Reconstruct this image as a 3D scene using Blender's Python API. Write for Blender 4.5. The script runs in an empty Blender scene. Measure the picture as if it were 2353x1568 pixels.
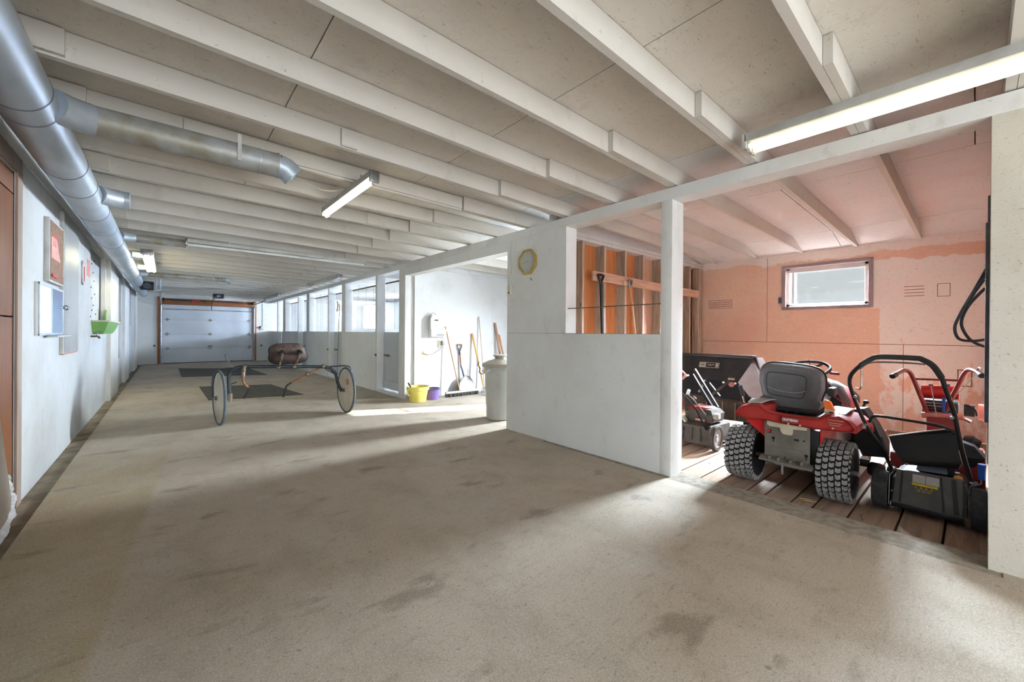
import bpy, bmesh, math, random
from mathutils import Vector, Matrix, Euler
random.seed(7)
SC = bpy.context.scene
COL = SC.collection
PI = math.pi

# ------------------------------------------------------------------ camera
CAMZ = 1.22
cd = bpy.data.cameras.new('camera'); cam = bpy.data.objects.new('camera', cd); COL.objects.link(cam)
FPX, YAW, PITCH, ROLL, CY = 919.5, .7122, -.0013, .0071, 766.27
cd.sensor_fit = 'HORIZONTAL'; cd.sensor_width = 36; cd.lens = 36 * FPX / 2353
cd.shift_x = 0; cd.shift_y = (CY - 784) / 2353
cd.clip_start = .03; cd.clip_end = 200
F = Vector((math.sin(YAW) * math.cos(PITCH), math.cos(YAW) * math.cos(PITCH), math.sin(PITCH)))
R0 = Vector((math.cos(YAW), -math.sin(YAW), 0)); U0 = R0.cross(F)
R = R0 * math.cos(ROLL) + U0 * math.sin(ROLL); U = -R0 * math.sin(ROLL) + U0 * math.cos(ROLL)
m = Matrix((R, U, -F)).transposed().to_4x4(); m.translation = (0, 0, CAMZ)
cam.matrix_world = m
SC.camera = cam

# ------------------------------------------------------------------ light
SC.view_settings.view_transform = 'Standard'; SC.view_settings.look = 'None'
SC.view_settings.gamma = 1; SC.view_settings.exposure = 1.28; SC.view_settings.use_curve_mapping = False
w = bpy.data.worlds.new('sky'); SC.world = w; w.use_nodes = True
bg = w.node_tree.nodes['Background']; bg.inputs[0].default_value = (.93, .95, .95, 1); bg.inputs[1].default_value = .33
sd = bpy.data.lights.new('sun', 'SUN'); so = bpy.data.objects.new('sun', sd); COL.objects.link(so)
sd.energy = 26; sd.angle = .009; sd.color = (1, .95, .86)
sdir = Vector((.919, -.395, .393)); so.rotation_euler = sdir.to_track_quat('Z', 'Y').to_euler()

def area(name, loc, size, power, normal, color=(1, 1, 1), spread=PI):
    d = bpy.data.lights.new(name, 'AREA'); d.shape = 'RECTANGLE'; d.size = size[0]; d.size_y = size[1]
    d.energy = power; d.color = color; d.spread = spread
    o = bpy.data.objects.new(name, d); COL.objects.link(o); o.location = loc
    o.rotation_euler = (-Vector(normal)).to_track_quat('Z', 'Y').to_euler()
    return o
DAY = (.87, .925, 1.0)
area('daylight_tool_room', (9.6, 1.42, 3.30), (4.2, 1.5), 6000, (-1, 0, -.45), (.78, .88, 1))
area('daylight_tool_room_near', (7.80, 1.42, 2.80), (1.3, .8), 2700, (-.7, 0, -.8), DAY)
area('daylight_bay', (7.42, 3.9, 1.95), (1.1, 1.3), 640, (-1, 0, -.30), DAY, 2.0)
for i, y in enumerate((9.05, 12.3, 16.3)):
    area('daylight_stall', (7.40, y, 2.0), (1.2, .9), 950, (-1, 0, -.25), DAY)
area('daylight_stall_end', (6.3, 19.75, 1.95), (1.1, .8), 700, (0, -1, -.1), DAY)
area('fill_behind_camera', (1.2, -4.3, 1.3), (3.6, 2.4), 155, (0, 1, 0), (.84, .92, 1))  # added fill lamp behind the camera, outside an invented rear doorway

# ------------------------------------------------------------------ materials
def lin(c):
    if isinstance(c, (int, float)): c = (c, c, c)
    return tuple((x / 12.92 if x <= .04045 else ((x + .055) / 1.055) ** 2.4) for x in c) + (1,)

class NT:
    def __init__(s, name):
        s.m = bpy.data.materials.new(name); s.m.use_nodes = True; s.t = s.m.node_tree
        s.b = s.t.nodes['Principled BSDF']; s.tc = s.t.nodes.new('ShaderNodeTexCoord')
    def n(s, typ, **k):
        x = s.t.nodes.new(typ)
        for a, v in k.items(): setattr(x, a, v)
        return x
    def l(s, a, b): s.t.links.new(a, b)
    def map(s, scale=(1, 1, 1), rot=(0, 0, 0), loc=(0, 0, 0)):
        x = s.n('ShaderNodeMapping'); x.inputs['Scale'].default_value = scale; x.inputs['Rotation'].default_value = rot; x.inputs['Location'].default_value = loc
        s.l(s.tc.outputs['Object'], x.inputs[0]); return x.outputs[0]
    def noise(s, vec, scale, detail=3, rough=.55, dist=0):
        x = s.n('ShaderNodeTexNoise'); x.inputs['Scale'].default_value = scale; x.inputs['Detail'].default_value = detail
        x.inputs['Roughness'].default_value = rough; x.inputs['Distortion'].default_value = dist
        s.l(vec, x.inputs['Vector']); return x.outputs[0]
    def ramp(s, fac, a, b, ca=0., cb=1.):
        x = s.n('ShaderNodeMapRange'); x.inputs[1].default_value = a; x.inputs[2].default_value = b
        x.inputs[3].default_value = ca; x.inputs[4].default_value = cb; s.l(fac, x.inputs[0]); return x.outputs[0]
    def mix(s, fac, a, b):
        x = s.n('ShaderNodeMix', data_type='RGBA')
        if isinstance(fac, (int, float)): x.inputs[0].default_value = fac
        else: s.l(fac, x.inputs[0])
        for i, c in ((6, a), (7, b)):
            if isinstance(c, bpy.types.NodeSocket): s.l(c, x.inputs[i])
            else: x.inputs[i].default_value = lin(c)
        return x.outputs[2]
    def math(s, op, a, b=0., c=None, clamp=False):
        x = s.n('ShaderNodeMath', operation=op); x.use_clamp = clamp
        for i, v in enumerate((a, b) + ((c,) if c is not None else ())):
            if isinstance(v, (int, float)): x.inputs[i].default_value = v
            else: s.l(v, x.inputs[i])
        return x.outputs[0]
    def bump(s, h, strength=.3, dist=.01):
        x = s.n('ShaderNodeBump'); x.inputs['Strength'].default_value = strength; x.inputs['Distance'].default_value = dist
        s.l(h, x.inputs['Height']); s.l(x.outputs[0], s.b.inputs['Normal'])
    def fin(s, col=None, rough=.6, metal=0., coat=None):
        if col is not None:
            if isinstance(col, bpy.types.NodeSocket): s.l(col, s.b.inputs['Base Color'])
            else: s.b.inputs['Base Color'].default_value = lin(col)
        if isinstance(rough, (int, float)): s.b.inputs['Roughness'].default_value = rough
        else: s.l(rough, s.b.inputs['Roughness'])
        s.b.inputs['Metallic'].default_value = metal
        return s.m
    def xyz(s):
        x = s.n('ShaderNodeSeparateXYZ'); s.l(s.tc.outputs['Object'], x.inputs[0]); return x.outputs

def simple(name, a, b=None, scale=8, rough=.6, metal=0., bump=0., stretch=(1, 1, 1), dist=.004, lo=.35, hi=.7):
    t = NT(name); v = t.map(stretch)
    if b is None: b = tuple(x * .86 for x in (a if not isinstance(a, (int, float)) else (a, a, a)))
    nz = t.noise(v, scale, 4)
    c = t.mix(t.ramp(nz, lo, hi), a, b)
    if bump: t.bump(nz, bump, dist)
    if rough > .58 and metal == 0: t.b.inputs['Specular IOR Level'].default_value = .2
    return t.fin(c, rough, metal)

def paint(name, base, dirt, smudge=.25, fleck=.5, osb=False, rough=.62):
    """worn paint over board: broad tone drift, grey smudges, small dark flecks"""
    t = NT(name); v = t.map()
    big = t.noise(v, 1.3, 4, .6); mid = t.noise(t.map((1, 1, .6)), 6, 5, .65)
    c = t.mix(t.math('MULTIPLY', t.ramp(big, .42, .72), smudge * .7), base, dirt)
    c = t.mix(t.math('MULTIPLY', t.ramp(mid, .58, .78), smudge), c, dirt)
    fl = t.noise(t.map((1, 1, 1)), 42, 2, .5, 1.5)
    c = t.mix(t.math('MULTIPLY', t.ramp(fl, .70, .76), fleck), c, (.34, .31, .28))
    if osb:
        st = t.noise(t.map((1.0, 3.6, 3.6), (0, 0, .5)), 26, 3, .6, .8); st2 = t.noise(t.map((3.6, 1.0, 3.6), (0, 0, .3)), 30, 3, .6, .8)
        s = t.math('MAXIMUM', t.ramp(st, .63, .71), t.ramp(st2, .65, .73))
        c = t.mix(t.math('MULTIPLY', s, .5), c, (.38, .35, .30))
        t.bump(t.math('ADD', st, st2), .35, .006)
    else: t.bump(t.noise(v, 60, 3), .12, .003)
    return t.fin(c, rough)

M = {}
M['ceil'] = paint('painted_osb_ceiling', (.84, .815, .775), (.62, .58, .52), .35, .3, True, .88)
M['ceil_pink'] = paint('thin_painted_osb_ceiling', (.84, .835, .835), (.78, .74, .725), .6, .35, True, .9)
M['joist'] = paint('painted_joist', (.785, .765, .73), (.60, .56, .50), .35, .5)
M['wall'] = paint('white_painted_wall', (.86, .865, .86), (.66, .63, .58), .38, .5)
M['walldirt'] = paint('grey_white_wall', (.83, .835, .835), (.60, .57, .53), .4, .5)
M['post'] = paint('white_painted_post', (.85, .85, .84), (.64, .59, .53), .4, .6)
M['panelgrey'] = simple('grey_board', (.66, .67, .68), (.60, .60, .60), 3, .5)
M['panellow'] = paint('blue_grey_painted_board', (.72, .745, .77), (.62, .62, .60), .3, .35)

# tools-bay wall with rust stains
def stain_wall():
    t = NT('stained_white_wall'); v = t.map(); x, y, z = t.xyz()[:3]
    c = t.mix(t.math('MULTIPLY', t.ramp(t.noise(v, 2.2, 4), .5, .8), .35), (.82, .82, .825), (.64, .62, .59))
    n = t.noise(v, 9, 4, .6, .4)
    dx = t.math('SUBTRACT', x, 3.62); dz = t.math('SUBTRACT', z, .80)
    d = t.math('SQRT', t.math('ADD', t.math('MULTIPLY', dx, dx), t.math('MULTIPLY', dz, dz)))
    blob = t.ramp(t.math('ADD', d, t.math('MULTIPLY', n, .28)), .22, .36, 1, 0)
    c = t.mix(t.math('MULTIPLY', blob, .55), c, (.74, .60, .46))
    drip = t.noise(t.map((22, 1, .7)), 1.0, 3, .6)
    fx = t.math('MULTIPLY', t.ramp(x, 3.40, 3.50), t.ramp(x, 4.05, 4.25, 1, 0))
    fz = t.math('MULTIPLY', t.ramp(z, .02, .30), t.ramp(z, .66, .86, 1, 0))
    c = t.mix(t.math('MULTIPLY', t.math('MULTIPLY', t.ramp(drip, .52, .66), .55), t.math('MULTIPLY', fx, fz)), c, (.60, .52, .44))
    sp = t.noise(v, 55, 2)
    c = t.mix(t.math('MULTIPLY', t.ramp(sp, .69, .74), .6), c, (.33, .28, .25))
    return t.fin(c, .6)
M['stain'] = stain_wall()

def osb(name, painted=None):
    t = NT(name); v = t.map()
    vo = t.n('ShaderNodeTexVoronoi'); vo.inputs['Scale'].default_value = 34
    mv = t.map((1, 1, 2.6), (.5, 0, 0)); nz = t.n('ShaderNodeTexNoise'); nz.inputs['Scale'].default_value = 7
    t.l(mv, nz.inputs['Vector']); ad = t.n('ShaderNodeVectorMath', operation='MULTIPLY_ADD')
    t.l(nz.outputs['Color'], ad.inputs[0]); ad.inputs[1].default_value = (.5, .5, .5); t.l(mv, ad.inputs[2]); t.l(ad.outputs[0], vo.inputs['Vector'])
    sp = t.n('ShaderNodeSeparateColor'); t.l(vo.outputs['Color'], sp.inputs[0])
    c = t.mix(sp.outputs[0], (.90, .785, .715), (.85, .73, .66))
    c = t.mix(t.ramp(sp.outputs[1], .86, .97), c, (.93, .79, .60))
    c = t.mix(t.math('MULTIPLY', t.ramp(t.noise(v, 1.6, 3), .4, .7), .5), c, (.84, .65, .58))
    fl = t.noise(t.map((1, 1, 3.4), (.4, 0, 0)), 26, 3, .6, 1)
    c = t.mix(t.math('MULTIPLY', t.ramp(fl, .66, .72), .55), c, (.38, .24, .18))
    if painted:
        x, y, z = t.xyz()[:3]
        n = t.math('SUBTRACT', t.noise(v, 5, 4, .6), .5); n2 = t.math('SUBTRACT', t.noise(v, 1.7, 3, .6), .5)
        edge = t.math('ADD', t.math('MULTIPLY', n, .12), t.math('MULTIPLY', n2, .22))
        top = t.ramp(t.math('ADD', z, edge), 2.315, 2.335)                # brushed band under the ceiling
        e2 = t.math('MULTIPLY', n, .05)
        right = t.ramp(t.math('ADD', y, e2), .835, .825, 0, 1)
        high = t.math('MULTIPLY', t.ramp(t.math('ADD', y, e2), .925, .915, 0, 1), t.ramp(z, 1.57, 1.585))
        right = t.math('MAXIMUM', right, high)
        slant = t.math('SUBTRACT', 2.17, t.math('MULTIPLY', y, -.0))
        below = t.ramp(t.math('ADD', z, t.math('MULTIPLY', edge, 1.2)), 2.20, 2.185, 0, 1)
        raw = t.ramp(t.math('ADD', t.noise(t.map((1, 1.6, .8)), 3.4, 5, .65), t.ramp(z, .5, 1.5, -.10, .15)), .34, .42)
        right = t.math('MULTIPLY', t.math('MULTIPLY', right, below), raw)
        pm = t.math('MAXIMUM', t.math('MULTIPLY', top, .8), t.math('MULTIPLY', right, .97))
        pc = t.mix(t.math('MULTIPLY', t.ramp(fl, .60, .70), .55), (.92, .915, .905), (.64, .54, .50))
        c = t.mix(pm, c, pc)
    t.bump(sp.outputs[2], .22, .002)
    return t.fin(c, .75)
M['osb'] = osb('osb_board'); M['osb_part'] = osb('half_painted_osb', True)

def wood(name, a, b, sc=3, rough=.6, axis='z', k=1.):
    t = NT(name); s = {'z': (9, 9, .7), 'x': (.7, 9, 9), 'y': (9, .7, 9)}[axis]
    v = t.map(tuple(q * k for q in s)); g = t.noise(v, sc, 4, .6, .6)
    c = t.mix(t.ramp(g, .38, .66), a, b)
    kn = t.noise(t.map(tuple(.25 * q + 1 for q in s)), 4, 2)
    c = t.mix(t.ramp(kn, .72, .77), c, tuple(x * .45 for x in b))
    t.bump(g, .15, .003); return t.fin(c, rough)
M['stud'] = wood('weathered_stud', (.70, .63, .56), (.56, .49, .43))
M['stud_edge'] = wood('pale_stud', (.80, .73, .66), (.66, .58, .51))
M['ply_orange'] = wood('orange_plywood', (.80, .52, .31), (.72, .43, .24), 2)
M['ply_pink'] = wood('pale_plywood', (.84, .68, .57), (.77, .60, .50), 2)
M['pine_x'] = wood('pine_board', (.83, .68, .58), (.72, .55, .46), 3, .6, 'x')
M['door_brown'] = wood('brown_plywood_door', (.47, .27, .10), (.39, .21, .075), 2, .5)
M['trim_taupe'] = wood('taupe_door_trim', (.60, .53, .48), (.53, .46, .41), 2)
M['orange_trim'] = wood('varnished_fir_trim', (.68, .43, .24), (.58, .34, .17), 3)
M['orange_trim_x'] = wood('varnished_fir_header', (.62, .38, .20), (.48, .27, .13), 3, .6, 'x')
M['plank'] = wood('dirty_floor_plank', (.56, .47, .40), (.44, .36, .30), 2, .85, 'x')
M['plank2'] = wood('pale_floor_plank', (.68, .57, .48), (.56, .46, .39), 2, .85, 'x')
M['handle_wood'] = wood('ash_handle', (.76, .58, .40), (.64, .46, .30), 4)
M['handle_brown'] = wood('brown_handle', (.60, .42, .30), (.48, .32, .22), 4)
M['handle_orange'] = wood('yellow_orange_handle', (.88, .66, .34), (.80, .55, .24), 4)

def concrete():
    t = NT('worn_concrete'); v = t.map()
    big = t.noise(v, .55, 5, .6, .3); mid = t.noise(t.map((1.25, .8, 1), (0, 0, .5)), 2.0, 6, .68, .25)
    c = t.mix(t.ramp(big, .36, .66), (.715, .665, .60), (.645, .585, .51))
    c = t.mix(t.math('MULTIPLY', t.ramp(mid, .46, .76), .5), c, (.50, .445, .375))
    c = t.mix(t.math('MULTIPLY', t.ramp(t.noise(v, 1.5, 5, .6, .4), .34, .46, 1, 0), .35), c, (.72, .69, .65))
    x, y, z = t.xyz()[:3]
    # brushed trowel / drag marks running across the aisle
    ox = t.noise(t.map((.9, 5.5, 1), (0, 0, .35)), 5, 5, .7, .3)
    c = t.mix(t.math('MULTIPLY', t.ramp(ox, .56, .74), .40), c, (.47, .42, .355))
    # old yellowish lane along the left side of the near floor
    wob = t.math('MULTIPLY', t.math('SUBTRACT', t.noise(v, 1.2, 3), .5), .05)
    xe = t.math('ADD', x, wob)
    edge = t.math('ADD', xe, t.math('MULTIPLY', t.math('SUBTRACT', y, 3.0), -.075))
    lane = t.math('MULTIPLY', t.ramp(edge, -.16, -.13, 1, 0), t.ramp(t.math('ADD', y, t.math('MULTIPLY', wob, 10)), 4.6, 6.2, 1, 0))
    patch = t.ramp(t.noise(t.map((1, 1, 1), loc=(2, 4, 0)), 2.2, 4, .6), .38, .55, .35, 1)
    c = t.mix(t.math('MULTIPLY', t.math('MULTIPLY', lane, patch), .62), c, (.63, .555, .39))
    bl = t.noise(t.map((.7, 1.5, 1), (0, 0, -.3), (3.1, 1.7, 0)), 2.6, 4, .6, .25)
    c = t.mix(t.math('MULTIPLY', t.ramp(bl, .60, .69), .55), c, (.41, .355, .28))
    sp = t.noise(v, 46, 3, .65)
    c = t.mix(t.math('MULTIPLY', t.ramp(sp, .58, .70), .5), c, (.38, .35, .31))
    sp2 = t.noise(t.map(loc=(5, 3, 1)), 38, 3, .65)
    c = t.mix(t.math('MULTIPLY', t.ramp(sp2, .60, .72), .2), c, (.82, .79, .75))
    gr = t.noise(v, 170, 2, .6)
    c = t.mix(t.math('MULTIPLY', t.ramp(gr, .45, .62), .38), c, (.44, .405, .355))
    gr2 = t.noise(t.map(loc=(4, 4, 4)), 120, 2, .6)
    c = t.mix(t.math('MULTIPLY', t.ramp(gr2, .52, .66), .30), c, (.80, .77, .73))
    pit = t.noise(t.map((1, 1, 1), loc=(9, 2, 1)), 17, 2, .5)
    c = t.mix(t.math('MULTIPLY', t.ramp(pit, .73, .76), .45), c, (.30, .26, .22))
    t.bump(t.math('ADD', t.noise(v, 55, 4, .7), t.math('MULTIPLY', mid, .5)), .35, .005)
    return t.fin(c, t.ramp(mid, .3, .7, .66, .85))
M['conc'] = concrete()
M['conc_dirty'] = simple('dirty_gutter_concrete', (.60, .55, .48), (.42, .375, .31), 5, .85, bump=.4, dist=.01)
M['conc_rough'] = simple('rough_ledge_concrete', (.60, .57, .52), (.47, .44, .39), 18, .9, bump=.5, dist=.008)
M['galv'] = simple('galvanised_steel', (.72, .76, .80), (.60, .64, .68), 5, .42, .35, .05, (1, .35, 1))
M['galv_old'] = simple('stained_galvanised_steel', (.66, .67, .67), (.54, .51, .44), 7, .5, .25, .05)
M['galv_ring'] = simple('duct_seam', (.42, .44, .46), None, 5, .5, .7)
M['steel'] = simple('bare_steel', (.62, .62, .62), (.48, .46, .44), 14, .35, .85)
M['chrome'] = simple('chrome', (.8, .8, .8), (.72, .72, .72), 5, .15, 1)
M['darksteel'] = simple('dark_steel_post', (.30, .33, .37), (.22, .24, .28), 8, .45, .4)
M['black'] = simple('black_paint', (.10, .105, .12), (.06, .065, .08), 10, .38, .1)
M['blackrub'] = simple('black_rubber', (.13, .13, .14), (.09, .09, .10), 16, .75, bump=.1)
M['tyre'] = simple('dusty_tyre_tread', (.58, .57, .56), (.44, .435, .43), 30, .85, bump=.15)
M['tyre_dark'] = simple('tyre_groove', (.12, .12, .13), (.08, .08, .085), 18, .8)
M['tyre_mower'] = simple('small_tyre_tread', (.26, .27, .29), (.19, .20, .21), 30, .8, bump=.2)
M['dustplastic'] = simple('dusty_dark_plastic', (.33, .30, .275), (.25, .225, .205), 12, .8, bump=.1)
M['darkplastic'] = simple('charcoal_plastic', (.23, .235, .245), (.17, .175, .185), 6, .62)
M['flap'] = simple('scuffed_grey_plastic', (.34, .34, .335), (.28, .28, .275), 9, .42)
M['seatvinyl'] = simple('dusty_charcoal_vinyl', (.42, .425, .44), (.33, .335, .35), 4, .5, bump=.05)
M['red'] = simple('red_paint', (.70, .13, .12), (.56, .10, .10), 5, .32)
M['red_dusty'] = simple('dusty_red_paint', (.66, .22, .20), (.56, .15, .14), 5, .7)
M['red_bright'] = simple('bright_red_plastic', (.82, .06, .05), (.70, .04, .04), 5, .4)
M['red_old'] = simple('old_red_paint', (.56, .16, .13), (.42, .12, .10), 9, .5)
M['red_pale'] = simple('faded_red_paint', (.76, .48, .44), (.68, .38, .34), 7, .5)
M['greyplate'] = simple('dusty_steel_plate', (.48, .46, .43), (.38, .36, .33), 6, .5, .3, .05)
M['cream'] = simple('cream_plastic', (.78, .74, .66), (.68, .63, .55), 6, .5)
M['amber'] = simple('amber_plastic', (.95, .45, .13), (.86, .36, .10), 10, .25)
M['blue'] = simple('blue_plastic', (.06, .33, .72), (.05, .27, .62), 8, .35)
M['orange_pl'] = simple('orange_cap', (.93, .56, .12), None, 8, .4)
M['yellow'] = simple('yellow_plastic', (.90, .83, .42), (.82, .76, .38), 7, .45)
M['purple'] = simple('purple_plastic', (.52, .42, .68), (.45, .36, .60), 7, .45)
M['darkblue'] = simple('dark_bucket_rim', (.24, .26, .38), None, 7, .5)
M['green'] = simple('green_plastic', (.50, .68, .38), (.42, .60, .32), 7, .5)
M['trash'] = simple('grey_plastic_bin', (.78, .785, .77), (.73, .73, .715), 4, .5)
M['trashlid'] = simple('taupe_plastic_lid', (.74, .71, .66), (.68, .65, .60), 4, .5)
M['white'] = simple('white_enamel', (.87, .87, .85), (.80, .80, .78), 4, .4)
M['whitepl'] = simple('white_vinyl', (.90, .91, .92), (.86, .87, .88), 4, .35)
M['offwhite'] = simple('aged_white_plastic', (.80, .77, .70), (.72, .69, .62), 5, .5)
M['fixture'] = simple('grey_white_fixture', (.74, .74, .72), (.64, .63, .61), 6, .45)
M['cork'] = simple('cork', (.60, .49, .42), (.45, .35, .29), 40, .85, bump=.2)
M['pink'] = simple('pink_paper', (.86, .66, .62), (.82, .57, .54), 9, .7)
M['redclip'] = simple('red_clip', (.75, .14, .13), None, 8, .4)
M['redpad'] = simple('red_printed_card', (.80, .50, .46), (.84, .62, .56), 14, .7)
M['gold'] = simple('brass_frame', (.78, .69, .42), (.68, .58, .33), 12, .28, .7)
M['clockface'] = simple('clock_dial', (.74, .75, .73), (.70, .71, .69), 4, .3)
M['ink'] = simple('printed_ink', (.16, .16, .17), None, 6, .6)
M['inkfaint'] = simple('faded_stamp_ink', (.54, .41, .36), None, 20, .8)
M['seat_brown'] = simple('cracked_brown_vinyl', (.30, .20, .165), (.16, .095, .08), 12, .5, bump=.5, dist=.006)
M['seat_worn'] = simple('scuffed_seat_top', (.50, .43, .39), (.30, .20, .17), 22, .55, bump=.4, dist=.005)
M['disc'] = simple('dusty_cream_wheel_disc', (.80, .76, .69), (.72, .67, .59), 5, .5)
M['sulky_tube'] = simple('dark_green_tube', (.15, .19, .21), (.10, .12, .14), 20, .35, .2)
M['rust_tube'] = simple('wrapped_brown_tube', (.58, .42, .30), (.45, .31, .22), 30, .6)
M['clamp'] = simple('rusty_clamp', (.50, .46, .40), (.32, .25, .19), 40, .5, .5)
M['sulky_rim'] = simple('grey_green_tyre', (.38, .42, .43), (.28, .31, .33), 10, .6)
M['mat'] = simple('dark_rubber_mat', (.36, .35, .33), (.29, .28, .265), 6, .8, bump=.1)
M['mat_edge'] = M['mat']
M['rope'] = simple('braided_rope', (.66, .58, .45), (.54, .46, .35), 60, .8)
M['wire'] = simple('white_cable', (.78, .76, .70), None, 8, .5)
M['mesh'] = simple('galvanised_wire', (.52, .52, .52), (.44, .44, .44), 20, .5, .3)
M['gdoor'] = simple('white_steel_door', (.83, .85, .88), (.79, .81, .84), 2, .42)
M['hose'] = simple('dark_green_hose', (.20, .24, .27), (.15, .18, .20), 12, .4)
M['straw'] = simple('straw', (.80, .70, .46), None, 12, .7)
M['labelw'] = simple('white_sticker', (.76, .76, .76), (.68, .68, .68), 60, .5)
M['labely'] = simple('yellow_sticker', (.86, .76, .20), None, 20, .5)
M['foamwhite'] = simple('torn_white_padding', (.86, .86, .87), (.74, .75, .77), 25, .8, bump=.6, dist=.01)
M['padboard'] = simple('taupe_padded_board', (.66, .62, .58), (.60, .56, .52), 5, .7)
M['bristle'] = simple('dark_bristles', (.30, .29, .28), (.20, .19, .18), 60, .9, bump=.6)
M['scoop'] = simple('worn_aluminium_scoop', (.56, .54, .51), (.44, .42, .39), 9, .5, .35)
M['outdoor'] = simple('snow_white_ground', (.85, .87, .9), None, 2, .9)

def glass(name, tint, alpha):
    t = NT(name); tr = t.n('ShaderNodeBsdfTransparent'); tr.inputs[0].default_value = tint + (1,)
    gl = t.n('ShaderNodeBsdfGlossy'); gl.inputs['Roughness'].default_value = .05
    tl = t.n('ShaderNodeBsdfTranslucent'); tl.inputs[0].default_value = tint + (1,)
    mx = t.n('ShaderNodeMixShader'); mx.inputs[0].default_value = alpha; t.l(tr.outputs[0], mx.inputs[1]); t.l(tl.outputs[0], mx.inputs[2])
    m2 = t.n('ShaderNodeMixShader'); m2.inputs[0].default_value = .06; t.l(mx.outputs[0], m2.inputs[1]); t.l(gl.outputs[0], m2.inputs[2])
    o = t.t.nodes['Material Output']; t.l(m2.outputs[0], o.inputs[0]); return t.m
M['glass'] = glass('window_glass', (.93, .96, .97), .0)
M['glass_frost'] = glass('milky_window_film', (.93, .94, .92), .75)
M['glass_blue'] = glass('blue_screened_glass', (.30, .42, .58), .05)
M['cabglass'] = simple('blue_grey_sliding_glass', (.55, .62, .72), (.50, .57, .68), 2, .12)
def emit(name, col, s):
    t = NT(name); t.b.inputs['Emission Color'].default_value = lin(col); t.b.inputs['Emission Strength'].default_value = s
    t.b.inputs['Base Color'].default_value = lin(col); return t.m
M['tube_on'] = emit('lit_fluorescent_tube', (1, .975, .86), .85)
M['tube_mid'] = emit('lit_fluorescent_tube_mid', (1, .975, .86), 4.6)
M['tube_on2'] = emit('lit_fluorescent_tube_far', (1, .97, .82), 11)
M['tube_off'] = simple('unlit_fluorescent_tube', (.90, .90, .88), None, 4, .25)

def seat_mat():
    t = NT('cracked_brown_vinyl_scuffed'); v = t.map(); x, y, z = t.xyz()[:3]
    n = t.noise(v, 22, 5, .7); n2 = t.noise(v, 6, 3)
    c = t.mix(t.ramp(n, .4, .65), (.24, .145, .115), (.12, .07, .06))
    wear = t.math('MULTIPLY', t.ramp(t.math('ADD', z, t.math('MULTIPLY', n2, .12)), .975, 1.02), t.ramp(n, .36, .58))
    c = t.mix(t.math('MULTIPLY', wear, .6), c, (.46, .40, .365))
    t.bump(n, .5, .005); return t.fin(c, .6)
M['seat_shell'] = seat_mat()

# ------------------------------------------------------------------ mesh helpers
ORG = {}
def V(*a): return Vector(a)
def smoothpath(pts, n=6, closed=False):
    P = [Vector(p) for p in pts]; out = []
    N = len(P)
    rng = range(N if closed else N - 1)
    for i in rng:
        if closed: a, b, c, d = P[(i - 1) % N], P[i], P[(i + 1) % N], P[(i + 2) % N]
        else: a, b, c, d = P[max(i - 1, 0)], P[i], P[i + 1], P[min(i + 2, N - 1)]
        for k in range(n):
            t = k / n
            out.append(.5 * ((2 * b) + (-a + c) * t + (2 * a - 5 * b + 4 * c - d) * t * t + (-a + 3 * b - 3 * c + d) * t ** 3))
    if not closed: out.append(P[-1])
    return out

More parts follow.
